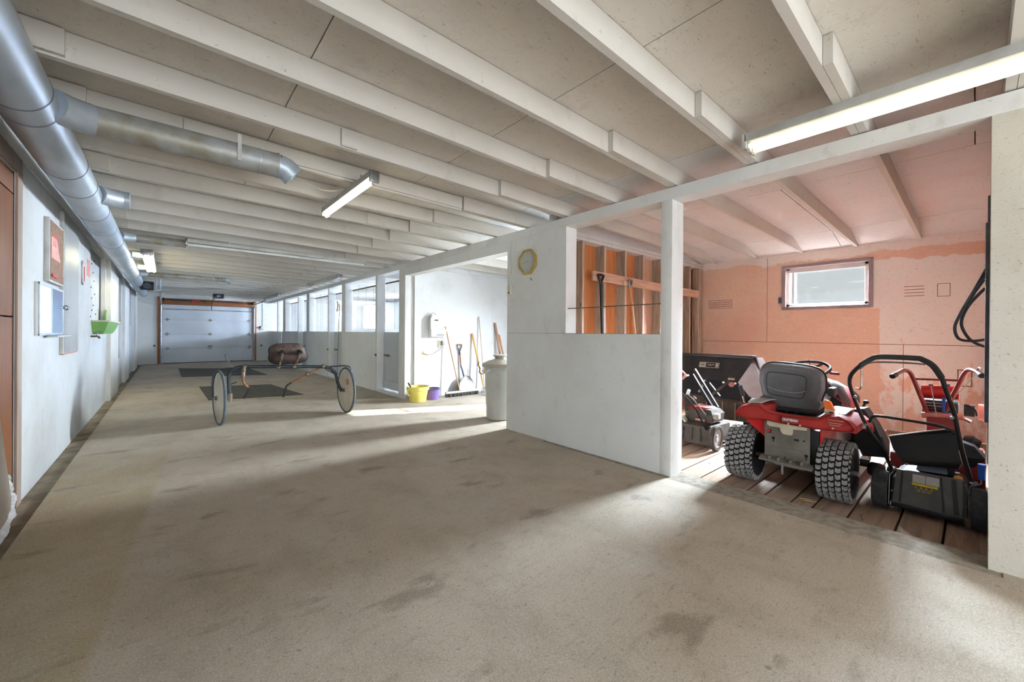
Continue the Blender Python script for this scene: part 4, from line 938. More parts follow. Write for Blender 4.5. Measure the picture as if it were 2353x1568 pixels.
for xa, xb_ in ((1.195, 1.165), (1.413, 1.36)):
    MB().tube([(xa, 6.15, .925), ((xa + xb_) / 2, 6.19, .82), (xb_, 6.255, .715)], .018, 10).build('seat_strut', 'clamp', sk)
    MB().cyl((xa, 6.135, .925), (xa, 6.20, .94), .024, seg=14).build('strut_bolt', 'black', sk)
    MB().cyl((xb_ - .02, 6.26, .72), (xb_ + .02, 6.26, .72), .032, seg=14).build('clamp_ring', 'clamp', sk)

# ------------------------------------------------------------------ tool-room tools on the stud wall
def dshovel(x0, z0, x1, z1, gmat, smat, label, grip_w):
    t_ = thing('hanging_shovel', label, 'shovel', (x0, 3.09, .45), 'shovels hung on the stud wall')
    MB().tube(smoothpath([(x0, 3.085, z0 - .10), (x0 - grip_w, 3.085, z0 - .03), (x0 - grip_w * 1.05, 3.085, z0), (x0 + grip_w * 1.05, 3.085, z0), (x0 + grip_w, 3.085, z0 - .03), (x0 + .0, 3.085, z0 - .10)], 4), .015, 8).build('grip', gmat, t_)
    MB().tube([(x0, 3.085, z0 - .09), (x1, 3.088, z1), (x1 + (x1 - x0) * .4, 3.09, .75)], .018, 10).build('shaft', smat, t_)
    rows = [[(x1 + (x1 - x0) * .4 + w_ * s_, 3.09, z) for s_ in (-1, 1)] for z, w_ in ((.78, .03), (.70, .10), (.50, .11), (.42, .09))]
    pts = [rows[i][0] for i in range(4)] + [rows[i][1] for i in range(3, -1, -1)]
    MB().prism(pts, (0, .006, 0)).build('blade', 'scoop', t_)
dshovel(4.135, 1.955, 4.175, 1.22, 'black', 'black', 'black D handled shovel hung on the stud wall board', .045)
t2 = dshovel(4.79, 1.945, 4.915, 1.22, 'steel', 'handle_wood', 'wooden shovel with worn metal D grip hung on the stud wall', .032)
one(MB().box(4.66, 4.74, 3.09, 3.117, 1.87, 1.93, .004), 'hook_block', 'pine_x', 'small pine hook block under the stud wall board', 'block')

# pole and hose at the right
po = thing('steel_pole', 'dark steel post standing against the tool room south wall', 'post', (3.9, -.055, .70))
MB().box(3.87, 3.93, -.092, -.038, .68, 1.93, .006).build('outer_tube', 'darksteel', po); MB().cyl((3.90, -.066, 1.93), (3.90, -.066, 2.10), .020).build('inner_tube', 'darksteel', po)
MB().box(3.885, 3.915, -.088, -.05, .42, .68, .004).build('zinc_end', 'galv_old', po); MB().box(3.875, 3.925, -.098, -.060, -.018, .42).build('foot', 'galv_old', po)
hs = thing('coiled_hose', 'dark coiled garden hose hanging beside the steel post', 'hose', (4.3, .02, 1.15))
MB().tube(smoothpath([(4.3, -.06, 1.72), (4.3, .0, 1.56), (4.3, .041, 1.459), (4.31, .075, 1.368), (4.31, .098, 1.28), (4.31, .078, 1.20), (4.3, .01, 1.185), (4.3, -.06, 1.20)], 6), .0095, 10).build('loop', 'hose', hs)
MB().tube(smoothpath([(4.33, -.06, 1.58), (4.33, .015, 1.47), (4.33, .055, 1.38), (4.33, .066, 1.30), (4.33, .04, 1.22), (4.33, -.0, 1.17), (4.33, -.06, 1.14)], 6), .0095, 10).build('loop', 'hose', hs)
MB().tube([(4.28, -.06, 1.66), (4.28, .005, 1.53), (4.28, .045, 1.43)], .0095, 10).build('loop', 'hose', hs)

# ------------------------------------------------------------------ riding mower
PL = -.02
def loftx(secs):
    """secs: list of (x, [(y, z), ...])"""
    return MB().loft([[(x, y, z) for y, z in p] for x, p in secs])
tr_ = thing('riding_mower', 'red ride-on lawn tractor with charcoal seat and chunky rear tyres', 'lawn tractor', (4.2, .985, PL))
def lugtyre(cy2, wd, r, cx_):
    c = (cx_, cy2, PL + r); h = wd / 2
    tc_ = MB().lathe([(r * .52, -h * .80), (r * .60, -h * .96), (r * .80, -h * 1.0), (r * .93, -h * .90), (r * .955, -h * .6), (r * .965, 0), (r * .955, h * .6), (r * .93, h * .90), (r * .80, h), (r * .60, h * .96), (r * .52, h * .80)], c, (0, 1, 0), 48); tc_ = tc_.build('tyre_carcass', 'tyre_dark', tr_)
    lg = MB(); rows = 30
    for i in range(rows):
        a0 = 2 * PI * i / rows
        for j in range(5):
            off = (j % 2) * PI / rows + j * .03
            yc = (-2 + j) * wd * .195; hw = wd * .078
            rr = r * (1.0 if abs(j - 2) < 2 else .982)
            def P(y, da, q): a = a0 + off + da; return (c[0] + q * math.sin(a), c[1] + y, c[2] + q * math.cos(a))
            t_ = .100; k = .013
            prof = [(yc - hw, k - t_ / 2), (yc, -k - t_ / 2), (yc + hw, k * .4 - t_ / 2), (yc + hw, k * .4 + t_ / 2), (yc, -k + t_ / 2), (yc - hw, k + t_ / 2)]
            prof = [(y, da * 1.35) for y, da in prof]
            lg.add([P(y, da, r * .94) for y, da in prof] + [P(y, da, rr) for y, da in prof], [(6, 7, 8, 9, 10, 11)] + [(n_, (n_ + 1) % 6, 6 + (n_ + 1) % 6, 6 + n_) for n_ in range(6)])
        for s_ in (-1, 1):   # shoulder lugs
            lg.add([P(s_ * wd * .47, -.05, r * .90), P(s_ * wd * .47, .05, r * .90), P(s_ * wd * .502, .04, r * .80), P(s_ * wd * .502, -.04, r * .80)] + [P(s_ * wd * .49, -.05, r * .965), P(s_ * wd * .49, .05, r * .965), P(s_ * wd * .52, .04, r * .84), P(s_ * wd * .52, -.04, r * .84)], [(4, 5, 6, 7), (0, 1, 5, 4), (1, 2, 6, 5), (2, 3, 7, 6), (3, 0, 4, 7)])
    lg.build('tread', 'tyre', tc_, smooth=False)
    MB().lathe([(.02, -h * .3), (r * .30, -h * .32), (r * .45, -h * .62), (r * .55, -h * .84), (r * .57, -h * .80), (r * .57, h * .80), (r * .55, h * .84), (r * .45, h * .5), (r * .30, h * .3), (.02, h * .3)], c, (0, 1, 0), 32).build('rim', 'cream', tc_)
lugtyre(1.30, .205, .225, 3.825); lugtyre(.672, .195, .225, 3.825)
MB().cyl((3.825, .55, .205), (3.825, 1.42, .205), .018).build('rear_axle', 'steel', tr_)
for y in (.80, 1.13): MB().lathe([(.001, -.02), (.05, -.02), (.055, 0), (.05, .02), (.001, .02)], (3.825, y, .205), (0, 1, 0), 16).build('axle_hub', 'greyplate', tr_)
# small front wheels
for y in (.72, 1.25):
    MB().lathe([(.05, -.05), (.09, -.07), (.15, -.07), (.175, -.045), (.18, 0), (.175, .045), (.15, .07), (.09, .07), (.05, .05)], (5.05, y, PL + .18), (0, 1, 0), 32).build('front_tyre', 'blackrub', tr_)
    MB().lathe([(.001, -.04), (.06, -.045), (.085, -.055), (.085, .055), (.06, .045), (.001, .04)], (5.05, y, PL + .18), (0, 1, 0), 24).build('front_rim', 'cream', tr_)
# rear body band and fender pans (one red pressing)
bt = [(1.307, .569), (1.29, .605), (1.247, .633), (1.135, .650), (1.064, .604), (.969, .595), (.75, .595), (.675, .636), (.626, .645), (.573, .619), (.54, .573)]
bb_ = [(.544, .551), (.625, .539), (.776, .533), (.969, .537), (1.103, .545), (1.23, .535), (1.28, .552)]
def shrink(pts, k, dz=0, c=(.925, .58)): return [(c[0] + (y - c[0]) * k, z + dz) for y, z in pts]
band = bt + bb_
mbd = MB()
n1 = len(band)
mbd.loft([[(3.618, y, z - .008) for y, z in shrink(band, .985)], [(3.60 + .0, y, z) for y, z in shrink(band, .995)], [(3.635, y, z + .004) for y, z in band], [(3.68, y, z + .006) for y, z in band]])
# pans
for s_, ys_ in ((1, [1.318, 1.314, 1.28, 1.19, 1.12, 1.10, 1.10, 1.31]), (-1, [.532, .536, .57, .66, .73, .76, .76, .54])):
    zs_ = [.545, .585, .622, .648, .628, .60, .57, .53]
    secs = []
    for x, dz, e in ((3.64, .0, 0), (3.80, .008, .008), (4.0, .0, .010), (4.2, -.04, .006), (4.42, -.14, .0)):
        secs.append((x, [(y + (s_ * e if i in (0, 1, 7) else 0), z + dz) for i, (y, z) in enumerate(zip(ys_, zs_))]))
    mbd.loft([[(x, y, z) for y, z in p] for x, p in secs])
mbd.build('fender_body', 'red_dusty', tr_)
MB().prism([(3.70, 1.274, .52), (3.70, 1.118, .53), (3.70, 1.118, .385)], (.02, 0, 0)).build('inner_fender', 'red_bright', tr_)
B(3.72, 4.3, 1.112, 1.118, .30, .56).build('inner_fender', 'red_bright', tr_)
B(3.72, 4.3, .752, .758, .30, .56).build('inner_fender', 'red_bright', tr_)
# grey tops of fenders
loftx([(3.70, [(1.245, .650), (1.15, .654), (1.15, .664), (1.245, .658)]), (3.85, [(1.26, .662), (1.13, .664), (1.13, .674), (1.26, .670)]), (4.05, [(1.25, .645), (1.12, .655), (1.12, .66), (1.25, .65)])]).build('fender_cap', 'panelgrey', tr_, label='dusty grey fender top')
loftx([(3.70, [(.700, .646), (.61, .640), (.61, .648), (.700, .654)]), (3.85, [(.72, .662), (.60, .655), (.60, .664), (.72, .671)]), (4.05, [(.72, .650), (.61, .640), (.61, .648), (.72, .656)])]).build('fender_cap', 'darkplastic', tr_)
sl = MB()
for k, z in enumerate((.620, .600, .585)): sl.box(3.597, 3.602, .60 + k * .01, .69 - k * .004, z - .010, z - .0075)
sl.build('scratches', 'cream', tr_, kind='stuff')
B(3.597, 3.604, .868, .972, .549, .588).build('name_plate', simple('faded_red_plate', (.58, .26, .24), None, 6, .5), tr_)
text('CRAFTSMAN', .0215, 'whitepl', tr_, 'lettering', (3.5955, .920, .5685), ext=.0008, xs=.80, squash=1.0)
for y, z in ((.93, .54), (.855, .541), (.66, .555)): MB().cyl((3.588, y, z), (3.602, y, z), .006, seg=8).build('screw', 'cream', tr_)
# back plate
pm = MB().box(3.655, 3.662, .806, 1.107, .236, .525, .002)
pm.build('back_plate', 'greyplate', tr_)
B(3.648, 3.6555, .845, 1.075, .28, .335, .003).build('pressed_panel', 'greyplate', tr_)
hl = MB()
for y, z in ((1.045, .40), (.828, .305)): hl.cyl((3.652, y, z), (3.656, y, z), .011, seg=12); hl.box(3.652, 3.656, y - .004, y + .004, z - .032, z)
hl.cyl((3.652, .965, .262), (3.656, .965, .262), .006, seg=8); hl.box(3.652, 3.656, .875, .905, .405, .420); hl.box(3.652, 3.656, 1.06, 1.085, .435, .465); hl.box(3.652, 3.656, .835, .85, .41, .42)
hl.build('slots', 'ink', tr_); B(3.648, 3.655, 1.068, 1.09, .442, .462).build('tag', 'red_bright', tr_)
MB().prism([(3.635, y, z) for y, z in [(1.085, .532), (.823, .522), (.826, .500), (.912, .493), (.915, .452), (.925, .444), (.975, .448), (.99, .462), (.997, .492), (1.07, .492), (1.085, .505)]], (.02, 0, 0)).build('fuel_tank', 'cream', tr_, label='cream plastic fuel tank edge')
MB().prism([(3.59, 1.129, .225), (3.59, .78, .215), (3.66, .78, .235), (3.66, 1.129, .245)], (0, 0, .012)).build('hitch_lip', 'greyplate', tr_)
for y in (1.06, 1.00, .92, .85): B(3.60, 3.65, y - .006, y + .006, .235, .262, .002).build('rib', 'greyplate', tr_)
MB().cyl((3.60, .968, .145), (3.60, .968, .235), .0085, seg=8).build('hitch_pin', 'steel', tr_)
MB().loft([[(3.66, 1.12, .23), (3.66, .78, .22), (4.3, .78, .22), (4.3, 1.12, .23)], [(3.72, 1.04, .175), (3.72, .86, .17), (4.2, .86, .17), (4.2, 1.04, .175)]]).build('transaxle', 'galv_old', tr_)
B(3.70, 4.9, .76, 1.11, .24, .50, .01).build('chassis', 'black', tr_)
# seat support and mess below the seat
B(3.86, 4.30, .80, 1.20, .50, .575, .01).build('seat_pan', 'black', tr_); B(3.90, 4.25, .82, 1.16, .585, .605, .006).build('seat_base_plate', 'darkplastic', tr_)
for y, m_ in ((1.11, 'black'), (1.03, 'clamp'), (.96, 'steel'), (.90, 'black')): MB().cyl((3.93, y, .55), (3.93, y, .60), .014, seg=10).build('spring', m_, tr_)
B(3.84, 3.92, 1.12, 1.22, .565, .59, .006).build('side_tray', 'greyplate', tr_)
# seat
def rrect(x, yc, zc2, hw, hh, e=.45, k=28, tilt=0):
    o = []
    for i in range(k):
        a = 2 * PI * i / k; ca, sa = math.cos(a), math.sin(a)
        o.append((x + tilt * math.copysign(abs(sa) ** e, sa) * hh, yc + hw * math.copysign(abs(ca) ** e, ca), zc2 + hh * math.copysign(abs(sa) ** e, sa)))
    return o
tl = -.12
def sring(x, dy, hw, hh, e=.52, k=36):
    o = []
    for (X_, Y_, Z_) in rrect(x, 0, 0, hw, hh, e, k, tl):
        a_ = .07
        if Z_ < 0: Y_ *= .93
        o.append((X_, 1.037 + dy + Y_ * math.cos(a_) - Z_ * math.sin(a_), .790 + Z_ * math.cos(a_) + Y_ * math.sin(a_)))
    return o
sb_ = MB().loft([sring(4.005, 0, .15, .10), sring(3.993, 0, .185, .135), sring(4.01, 0, .222, .163), sring(4.05, 0, .238, .178), sring(4.09, 0, .238, .180), sring(4.13, 0, .215, .160), sring(4.12, 0, .15, .10)]).build('seat_back', 'seatvinyl', tr_)
MB().tube(sring(4.092, 0, .240, .182, k=44), .009, 8, closed=True).build('seat_piping', 'black', sb_)
MB().tube(sring(3.996, .018, .145, .100, e=.3), .003, 6, closed=True).build('back_panel_line', 'darkplastic', sb_)
MB().tube(smoothpath([(3.999, 1.195, .765), (3.995, 1.13, .742), (3.995, 1.05, .732), (3.995, .97, .735), (3.999, .912, .755)], 5), .0025, 6).build('back_panel_line', 'panelgrey', sb_)
MB().loft([[(x_, y_, z_) for x_, y_, z_ in [(4.0, .83, .60), (4.0, 1.24, .60), (4.45, 1.22, .61), (4.45, .85, .61)]], [(4.01, .815, .66), (4.01, 1.255, .66), (4.48, 1.235, .67), (4.48, .835, .67)], [(4.06, .84, .69), (4.06, 1.23, .69), (4.45, 1.21, .70), (4.45, .86, .70)]]).build('seat_cushion', 'seatvinyl', tr_)
MB().obox((4.28, .79, .74), .14, .05, .075, (0, 0, 0), .02).build('armrest_knob', 'darkplastic', tr_)
# reflector
MB().loft([[(3.71, .735, .638), (3.77, .735, .638), (3.77, .665, .622), (3.71, .665, .622)], [(3.715, .732, .672), (3.765, .732, .672), (3.765, .678, .664), (3.715, .678, .664)]]).build('reflector_foot', 'cream', tr_)
MB().loft([[(3.715, .732, .672), (3.765, .732, .672), (3.765, .678, .664), (3.715, .678, .664)], [(3.72, .735, .722), (3.76, .735, .722), (3.76, .70, .722), (3.72, .70, .722)], [(3.728, .732, .732), (3.752, .732, .732), (3.752, .712, .732), (3.728, .712, .732)]]).build('reflector', 'amber', tr_)
# hood, dash, grille side, wheel
def hood(x, hw, z0, z1, c=.98): return [(x, c - hw, z0), (x, c - hw * 1.0, z0 + (z1 - z0) * .55), (x, c - hw * .80, z0 + (z1 - z0) * .85), (x, c - hw * .4, z1), (x, c + hw * .4, z1), (x, c + hw * .80, z0 + (z1 - z0) * .85), (x, c + hw, z0 + (z1 - z0) * .55), (x, c + hw, z0)]
MB().loft([hood(4.52, .21, .42, .80), hood(4.60, .23, .40, .82), hood(4.72, .235, .40, .805)]).build('dash_cowl', 'darkplastic', tr_)
MB().loft([hood(4.72, .237, .40, .80), hood(5.0, .24, .38, .765), hood(5.25, .225, .36, .66), hood(5.42, .18, .34, .52), hood(5.46, .14, .34, .46)]).build('hood', 'red_dusty', tr_)
MB().prism([(4.86, .737, .70), (5.15, .738, .62), (5.24, .748, .545), (5.14, .738, .575), (4.92, .737, .645)], (0, .012, 0)).build('hood_vent', 'ink', tr_)
B(4.55, 4.62, .86, .90, .765, .800, .004).build('switch', 'white', tr_); B(4.60, 4.66, .80, .83, .72, .75, .004).build('switch', 'ink', tr_)
sw = MB(); swc = V(4.60, 1.035, .900)
def ringp(r_, k, tl2=.35): return [swc + Vector((r_ * math.cos(2 * PI * i / k), r_ * 1.0 * math.sin(2 * PI * i / k), -tl2 * 0 + r_ * .36 * math.cos(2 * PI * i / k))) for i in range(k)]
sw.tube(ringp(.165, 40), .0135, 10, closed=True); sw.build('steering_wheel', 'darkplastic', tr_)
sp2 = MB()
for a in (PI / 2, PI * 7 / 6, PI * 11 / 6): sp2.beam(swc + V(0, 0, -.02), swc + V(.15 * math.cos(a), .15 * math.sin(a), .045 * math.cos(a)), .035, .010, bev=.003)
sp2.cyl(swc + V(0, 0, -.03), swc + V(0, 0, .002), .035, seg=20); sp2.build('wheel_spokes', 'black', tr_)
MB().cyl(swc + V(0, 0, -.02), (4.66, 1.0, .74), .018).build('steering_column', 'black', tr_); MB().cyl((4.62, 1.02, .87), (4.62, 1.03, .985), .003, seg=6).build('flag_rod', 'ink', tr_)
MB().cyl((4.60, .87, .872), (4.60, .80, .868), .012, seg=10).build('throttle_knob', 'red', tr_)
MB().tube([(4.10, .865, .615), (4.10, .852, .66)], .01, 8).build('hinge_pin', 'steel', tr_)
for p in (((4.35, .85, .83), (4.35, .78, .74), (4.35, .665, .565)), ((4.38, .82, .70), (4.38, .72, .63), (4.38, .70, .60))): MB().tube(p, .0042, 6).build('red_cord', 'red', tr_)
MB().tube([(4.34, .715, .60), (4.34, .72, .56), (4.34, .735, .53)], .007, 6).build('hook', 'cream', tr_)
MB().cyl((3.98, 1.368, .60), (3.97, 1.385, .675), .0075).build('lift_lever', 'chrome', tr_); MB().tube([(3.975, 1.380, .66), (3.965, 1.40, .755)], lambda t: .014 + .004 * t, 12).build('lever_grip', 'darkplastic', tr_, label='long charcoal lever grip')
MB().tube([(4.60, .62, .48), (4.60, .655, .535), (4.60, .625, .63)], .009, 8).build('side_bar', 'darkplastic', tr_); MB().lathe([(.001, -.018), (.018, -.012), (.02, 0), (.018, .012), (.001, .018)], (4.6, .618, .64), (0, 0, 1), 12).build('side_knob', 'ink', tr_)
# cutting deck and discharge chute on the right side
MB().loft([[(4.15, .62, .05), (4.15, 1.35, .05), (4.85, 1.35, .05), (4.85, .62, .05)], [(4.17, .64, .17), (4.17, 1.33, .17), (4.83, 1.33, .17), (4.83, .64, .17)], [(4.30, .76, .20), (4.30, 1.2, .20), (4.7, 1.2, .20), (4.7, .76, .20)]]).build('cutting_deck', 'greyplate', tr_)
MB().loft([[(4.35, .66, .60), (4.35, .60, .615), (4.45, .58, .62), (4.45, .66, .61)], [(4.33, .66, .50), (4.33, .53, .50), (4.45, .51, .50), (4.46, .66, .50)], [(4.32, .65, .36), (4.31, .47, .35), (4.45, .45, .36), (4.47, .65, .36)], [(4.33, .60, .23), (4.32, .455, .25), (4.45, .45, .25), (4.47, .60, .23)]]).build('discharge_chute', 'darkplastic', tr_)
MB().lathe([(.001, -.05), (.045, -.05), (.055, -.02), (.055, .03), (.04, .05), (.001, .05)], (4.20, .50, .17), (0, 1, 0), 20).build('gauge_wheel', 'black', tr_); MB().box(4.18, 4.22, .54, .66, .18, .23, .006).build('wheel_bracket', 'black', tr_)

# ------------------------------------------------------------------ tipped dump cart
dc = thing('dump_cart', 'black tow-behind utility hopper cart tipped up against the osb wall', 'cart', (5.6, 2.3, PL))
fy0, fy1 = 1.76, 2.95
MB().loft([[(5.45, 1.955, .612), (5.45, fy1, .635), (5.46, fy1, .635), (5.46, 1.955, .612)], [(5.60, 1.815, .915), (5.60, fy1, .915), (5.61, fy1, .915), (5.61, 1.815, .915)]]).build('front_panel', 'darkplastic', dc)
MB().beam((5.605, 1.80, .935), (5.605, fy1, .935), .05, .035, bev=.006).build('top_rim', 'black', dc)
MB().prism([(5.606, 1.812, .925), (5.46, 1.955, .612), (5.62, 1.70, .22), (6.10, 1.72, .28), (6.05, 1.80, .80), (5.85, 1.80, .92)], (0, .008, 0)).build('side_panel', simple('dusty_brown_panel', (.33, .27, .25), (.27, .22, .205), 5, .8), dc)
MB().beam((5.59, 1.805, .93), (5.82, 1.795, .62), .03, .03).build('side_rim', 'black', dc)
MB().prism([(5.60, 1.90, .60), (5.60, fy1, .63), (5.50, fy1, .38), (5.50, 1.80, .36)], (.01, 0, 0)).build('inner_panel', 'ink', dc)
MB().loft([[(5.38, 1.73, .37), (5.38, 2.60, .40), (5.60, 2.60, .40), (5.60, 1.73, .37)], [(5.40, 1.72, .14), (5.40, 2.60, .12), (5.60, 2.60, .12), (5.60, 1.72, .14)]]).build('lower_housing', 'dustplastic', dc)
for y in (1.80, 1.95, 2.1, 2.3): B(5.372, 5.385, y, y + .012, .15, .36).build('housing_rib', 'greyplate', dc)
MB().beam((5.40, 2.03, .63), (5.36, 2.30, .37), .03, .03).build('brace', 'dustplastic', dc); MB().beam((5.42, 2.33, .62), (5.38, 2.14, .42), .022, .022).build('brace', 'darkplastic', dc)
MB().cyl((5.37, 2.40, .45), (5.37, 2.34, .56), .016).build('handle_peg', 'steel', dc)
MB().lathe([(.001, -.02), (.03, -.02), (.035, 0), (.03, .02), (.001, .02)], (5.43, 2.02, .585), (1, 0, 0), 14).build('roller', 'red_pale', dc)
for y in (1.98, 2.12, 2.36): MB().cyl((5.43, y, .60), (5.45, y, .60), .013, seg=8).build('bolt', 'steel', dc)
for y in (1.84, 2.5): MB().lathe([(.06, -.03), (.12, -.04), (.15, -.035), (.16, 0), (.15, .035), (.12, .04), (.06, .03)], (5.62, y + .02, PL + .16), (0, 1, 0), 28).build('wheel', 'blackrub', dc)
Rf = Matrix(((0, math.sin(.446) * 1., -1), (-1, 0, 0), (0, 1, 0)))
th_ = math.atan2(.15, .303)
right = Vector((0, -1, 0)); upv = Vector((math.sin(th_), 0, math.cos(th_))); nrm = right.cross(upv)
Mf = Matrix((right, upv, nrm)).transposed().to_4x4()
def onpanel(y, z): return Vector((5.45 + (z - .612) / .303 * .15 - .004, y, z))
def panelbox(y0, y1, z0, z1, mt, nm, off=.001):
    c_ = [onpanel(y, z) + nrm * off for y, z in ((y0, z0), (y1, z0), (y1, z1), (y0, z1))]; return MB().prism(c_, nrm * .0015).build(nm, mt, dc)
panelbox(2.215, 2.475, .770, .838, 'cream', 'decal_border'); panelbox(2.220, 2.385, .776, .832, 'ink', 'decal_field', .0026); panelbox(2.395, 2.470, .776, .832, 'labelw', 'decal_end', .0026); panelbox(2.225, 2.262, .780, .828, 'labelw', 'decal_emblem', .0042)
text('UTILITY', .037, 'labelw', dc, 'lettering', onpanel(2.325, .804) + nrm * .0045, Mf, shear=.2, ext=.0006, xs=.70)
text('AGRI', .034, 'ink', dc, 'lettering', onpanel(2.432, .804) + nrm * .0045, Mf, shear=.3, ext=.0006, xs=.66)
panelbox(1.995, 2.075, .635, .66, 'cream', 'maker_label')

# ------------------------------------------------------------------ dirty push mower (left)
pm1 = thing('push_mower', 'dusty old push mower with red topped engine behind the white post', 'lawn mower', (4.6, 2.1, PL))
def mwheel(par, x, y, r, wd, rimmat='panelgrey', tm='blackrub', disc=True):
    mt_ = MB().lathe([(r * .72, -wd * .45), (r * .93, -wd * .5), (r, -wd * .35), (r, wd * .35), (r * .93, wd * .5), (r * .72, wd * .45)], (x, y, PL + r), (0, 1, 0), 36, close=True).build('tyre', tm, par)
    MB().lathe([(.001, -wd * .30), (r * .25, -wd * .36), (r * .30, -wd * .1), (r * .66, -wd * .1), (r * .76, -wd * .4), (r * .76, wd * .4), (r * .66, wd * .1), (r * .25, wd * .2), (.001, wd * .2)], (x, y, PL + r), (0, 1, 0), 28).build('wheel_hub', rimmat, mt_)
mwheel(pm1, 4.42, 1.79, .135, .045, 'panelgrey', 'dustplastic'); mwheel(pm1, 4.86, 1.79, .10, .04, 'dustplastic', 'blackrub'); mwheel(pm1, 4.42, 2.42, .135, .045, 'panelgrey', 'dustplastic'); mwheel(pm1, 4.86, 2.42, .10, .04, 'dustplastic', 'blackrub')
MB().loft([[(4.36, 1.84, .03), (4.36, 2.38, .03), (4.95, 2.38, .03), (4.95, 1.84, .03)], [(4.38, 1.85, .22), (4.38, 2.37, .22), (4.93, 2.37, .20), (4.93, 1.85, .20)], [(4.44, 1.92, .25), (4.44, 2.30, .25), (4.86, 2.30, .23), (4.86, 1.92, .23)]]).build('deck', 'dustplastic', pm1)
for y in (1.93, 2.02, 2.12, 2.24): B(4.352, 4.366, y, y + .02, .06, .20, .003).build('deck_rib', 'dustplastic', pm1)
MB().loft([rrect(4.50, 0, 0, 0, 0)] if False else [[(4.47, 1.86, .25), (4.47, 2.14, .25), (4.78, 2.14, .25), (4.78, 1.86, .25)], [(4.46, 1.85, .34), (4.46, 2.15, .34), (4.79, 2.15, .34), (4.79, 1.85, .34)]]).build('engine_block', 'dustplastic', pm1)
MB().loft([[(4.47, 1.855, .34), (4.47, 2.14, .34), (4.78, 2.14, .34), (4.78, 1.855, .34)], [(4.50, 1.88, .385), (4.50, 2.10, .395), (4.74, 2.10, .395), (4.74, 1.88, .385)]]).build('engine_shroud', 'dustplastic', pm1)
MB().loft([[(4.465, 1.96, .375), (4.465, 2.12, .378), (4.73, 2.12, .385), (4.73, 1.90, .38)], [(4.50, 1.95, .408), (4.50, 2.10, .412), (4.70, 2.09, .412), (4.70, 1.93, .405)]]).build('red_cover', 'red_old', pm1)
B(4.452, 4.46, 1.93, 2.03, .265, .285).build('maker_label', 'redpad', pm1); MB().cyl((4.50, 1.84, .31), (4.50, 1.875, .31), .03).build('carburettor', 'red_old', pm1)
B(4.47, 4.56, 1.80, 1.86, .30, .36, .01).build('muffler', 'galv_old', pm1)
MB().lathe([(.001, -.02), (.045, -.02), (.055, -.005), (.055, .02), (.001, .02)], (4.42, 2.16, .245), (1, 0, .4), 22).build('starter_pulley', 'offwhite', pm1); MB().cyl((4.39, 2.16, .235), (4.41, 2.16, .243), .02).build('pulley_cap', 'ink', pm1)
MB().tube([(4.36, 1.87, .20), (4.24, 1.92, .42), (4.05, 2.00, .62), (3.95, 2.06, .72)], .0105, 8).build('handle_tube', 'black', pm1)
MB().tube([(4.36, 2.36, .20), (4.2, 2.36, .45), (4.0, 2.36, .68)], .0105, 8).build('handle_tube', 'black', pm1)
MB().beam((4.72, 1.96, .38), (4.72, 2.19, .74), .028, .03).build('frame_arm', 'blackrub', pm1); MB().beam((4.80, 1.93, .38), (4.80, 2.20, .80), .03, .02).build('frame_arm', 'darkplastic', pm1)
MB().tube([(4.30, 1.85, .37), (4.26, 1.96, .52), (4.2, 2.0, .58)], .005, 6).build('cable', 'steel', pm1)
MB().obox((4.22, 2.0, .60), .03, .028, .06, (.3, 0, 0), .006).build('cable_clamp', 'whitepl', pm1)
MB().tube([(4.24, 1.93, .53), (4.22, 1.95, .56)], .012, 8).build('wing_nut', 'clamp', pm1)
MB().beam((4.60, 2.19, .74), (4.60, 2.40, .60), .06, .015).build('side_shield', 'red_pale', pm1); MB().tube([(4.5, 2.22, .80), (4.5, 2.17, .76), (4.5, 2.20, .70)], .012, 6).build('red_lever', 'red_pale', pm1)

# ------------------------------------------------------------------ red tiller
ti = thing('red_tiller', 'red walk-behind tiller with wide handlebars and red fuel tank at the back', 'tiller', (4.9, .2, PL))
def T(pts, r, nm, mt, par=ti, n=4, seg=10): return MB().tube(smoothpath(pts, n), r, seg).build(nm, mt, par)
T([(4.72, .455, .878), (4.80, .43, .90), (4.86, .402, .918), (4.90, .372, .90), (4.91, .346, .831), (4.93, .298, .667), (4.95, .262, .542)], .0165, 'handlebar', 'red_old')
MB().cyl((4.69, .462, .870), (4.74, .448, .884), .021).build('grip', 'ink', ti)
T([(4.72, -.03, .925), (4.80, .0, .945), (4.87, .032, .948), (4.90, .058, .91), (4.91, .094, .80), (4.93, .135, .68), (4.95, .172, .555)], .0165, 'handlebar', 'red_old')
MB().cyl((4.69, -.034, .918), (4.74, -.022, .932), .020).build('grip', 'ink', ti); T([(4.76, -.01, .955), (4.74, -.02, .975), (4.70, -.03, .97)], .007, 'clutch_lever', 'steel')
T([(4.80, .0, .92), (4.86, .06, .80), (4.9, .10, .74)], .003, 'cable', 'wire')
MB().cyl((4.91, .360, .845), (4.91, .078, .856), .0095).build('cross_bar', 'red_old', ti)
MB().tube([(5.10, .312, .725), (5.10, .30, .725), (5.10, .10, .735), (5.10, .088, .735)], lambda t: .060, 20).build('fuel_tank', 'red', ti); MB().cyl((5.05, .16, .79), (5.05, .16, .81), .022).build('tank_cap', 'darkplastic', ti)
B(4.98, 5.22, .09, .30, .545, .655, .012).build('engine', 'black', ti)
for z in (.565, .59, .615, .64): B(4.972, 4.985, .12, .28, z, z + .008).build('cooling_fin', 'red_old' if z in (.59,) else 'steel', ti)
MB().cyl((5.05, .06, .60), (5.05, .0, .60), .05).build('recoil_cover', 'darkplastic', ti); T([(5.0, .05, .65), (4.98, .0, .62), (4.97, -.01, .57)], .006, 'cable_bundle', 'ink')
MB().cyl((5.35, -.02, .56), (5.35, -.06, .56), .07).build('belt_pulley', 'red_pale', ti)
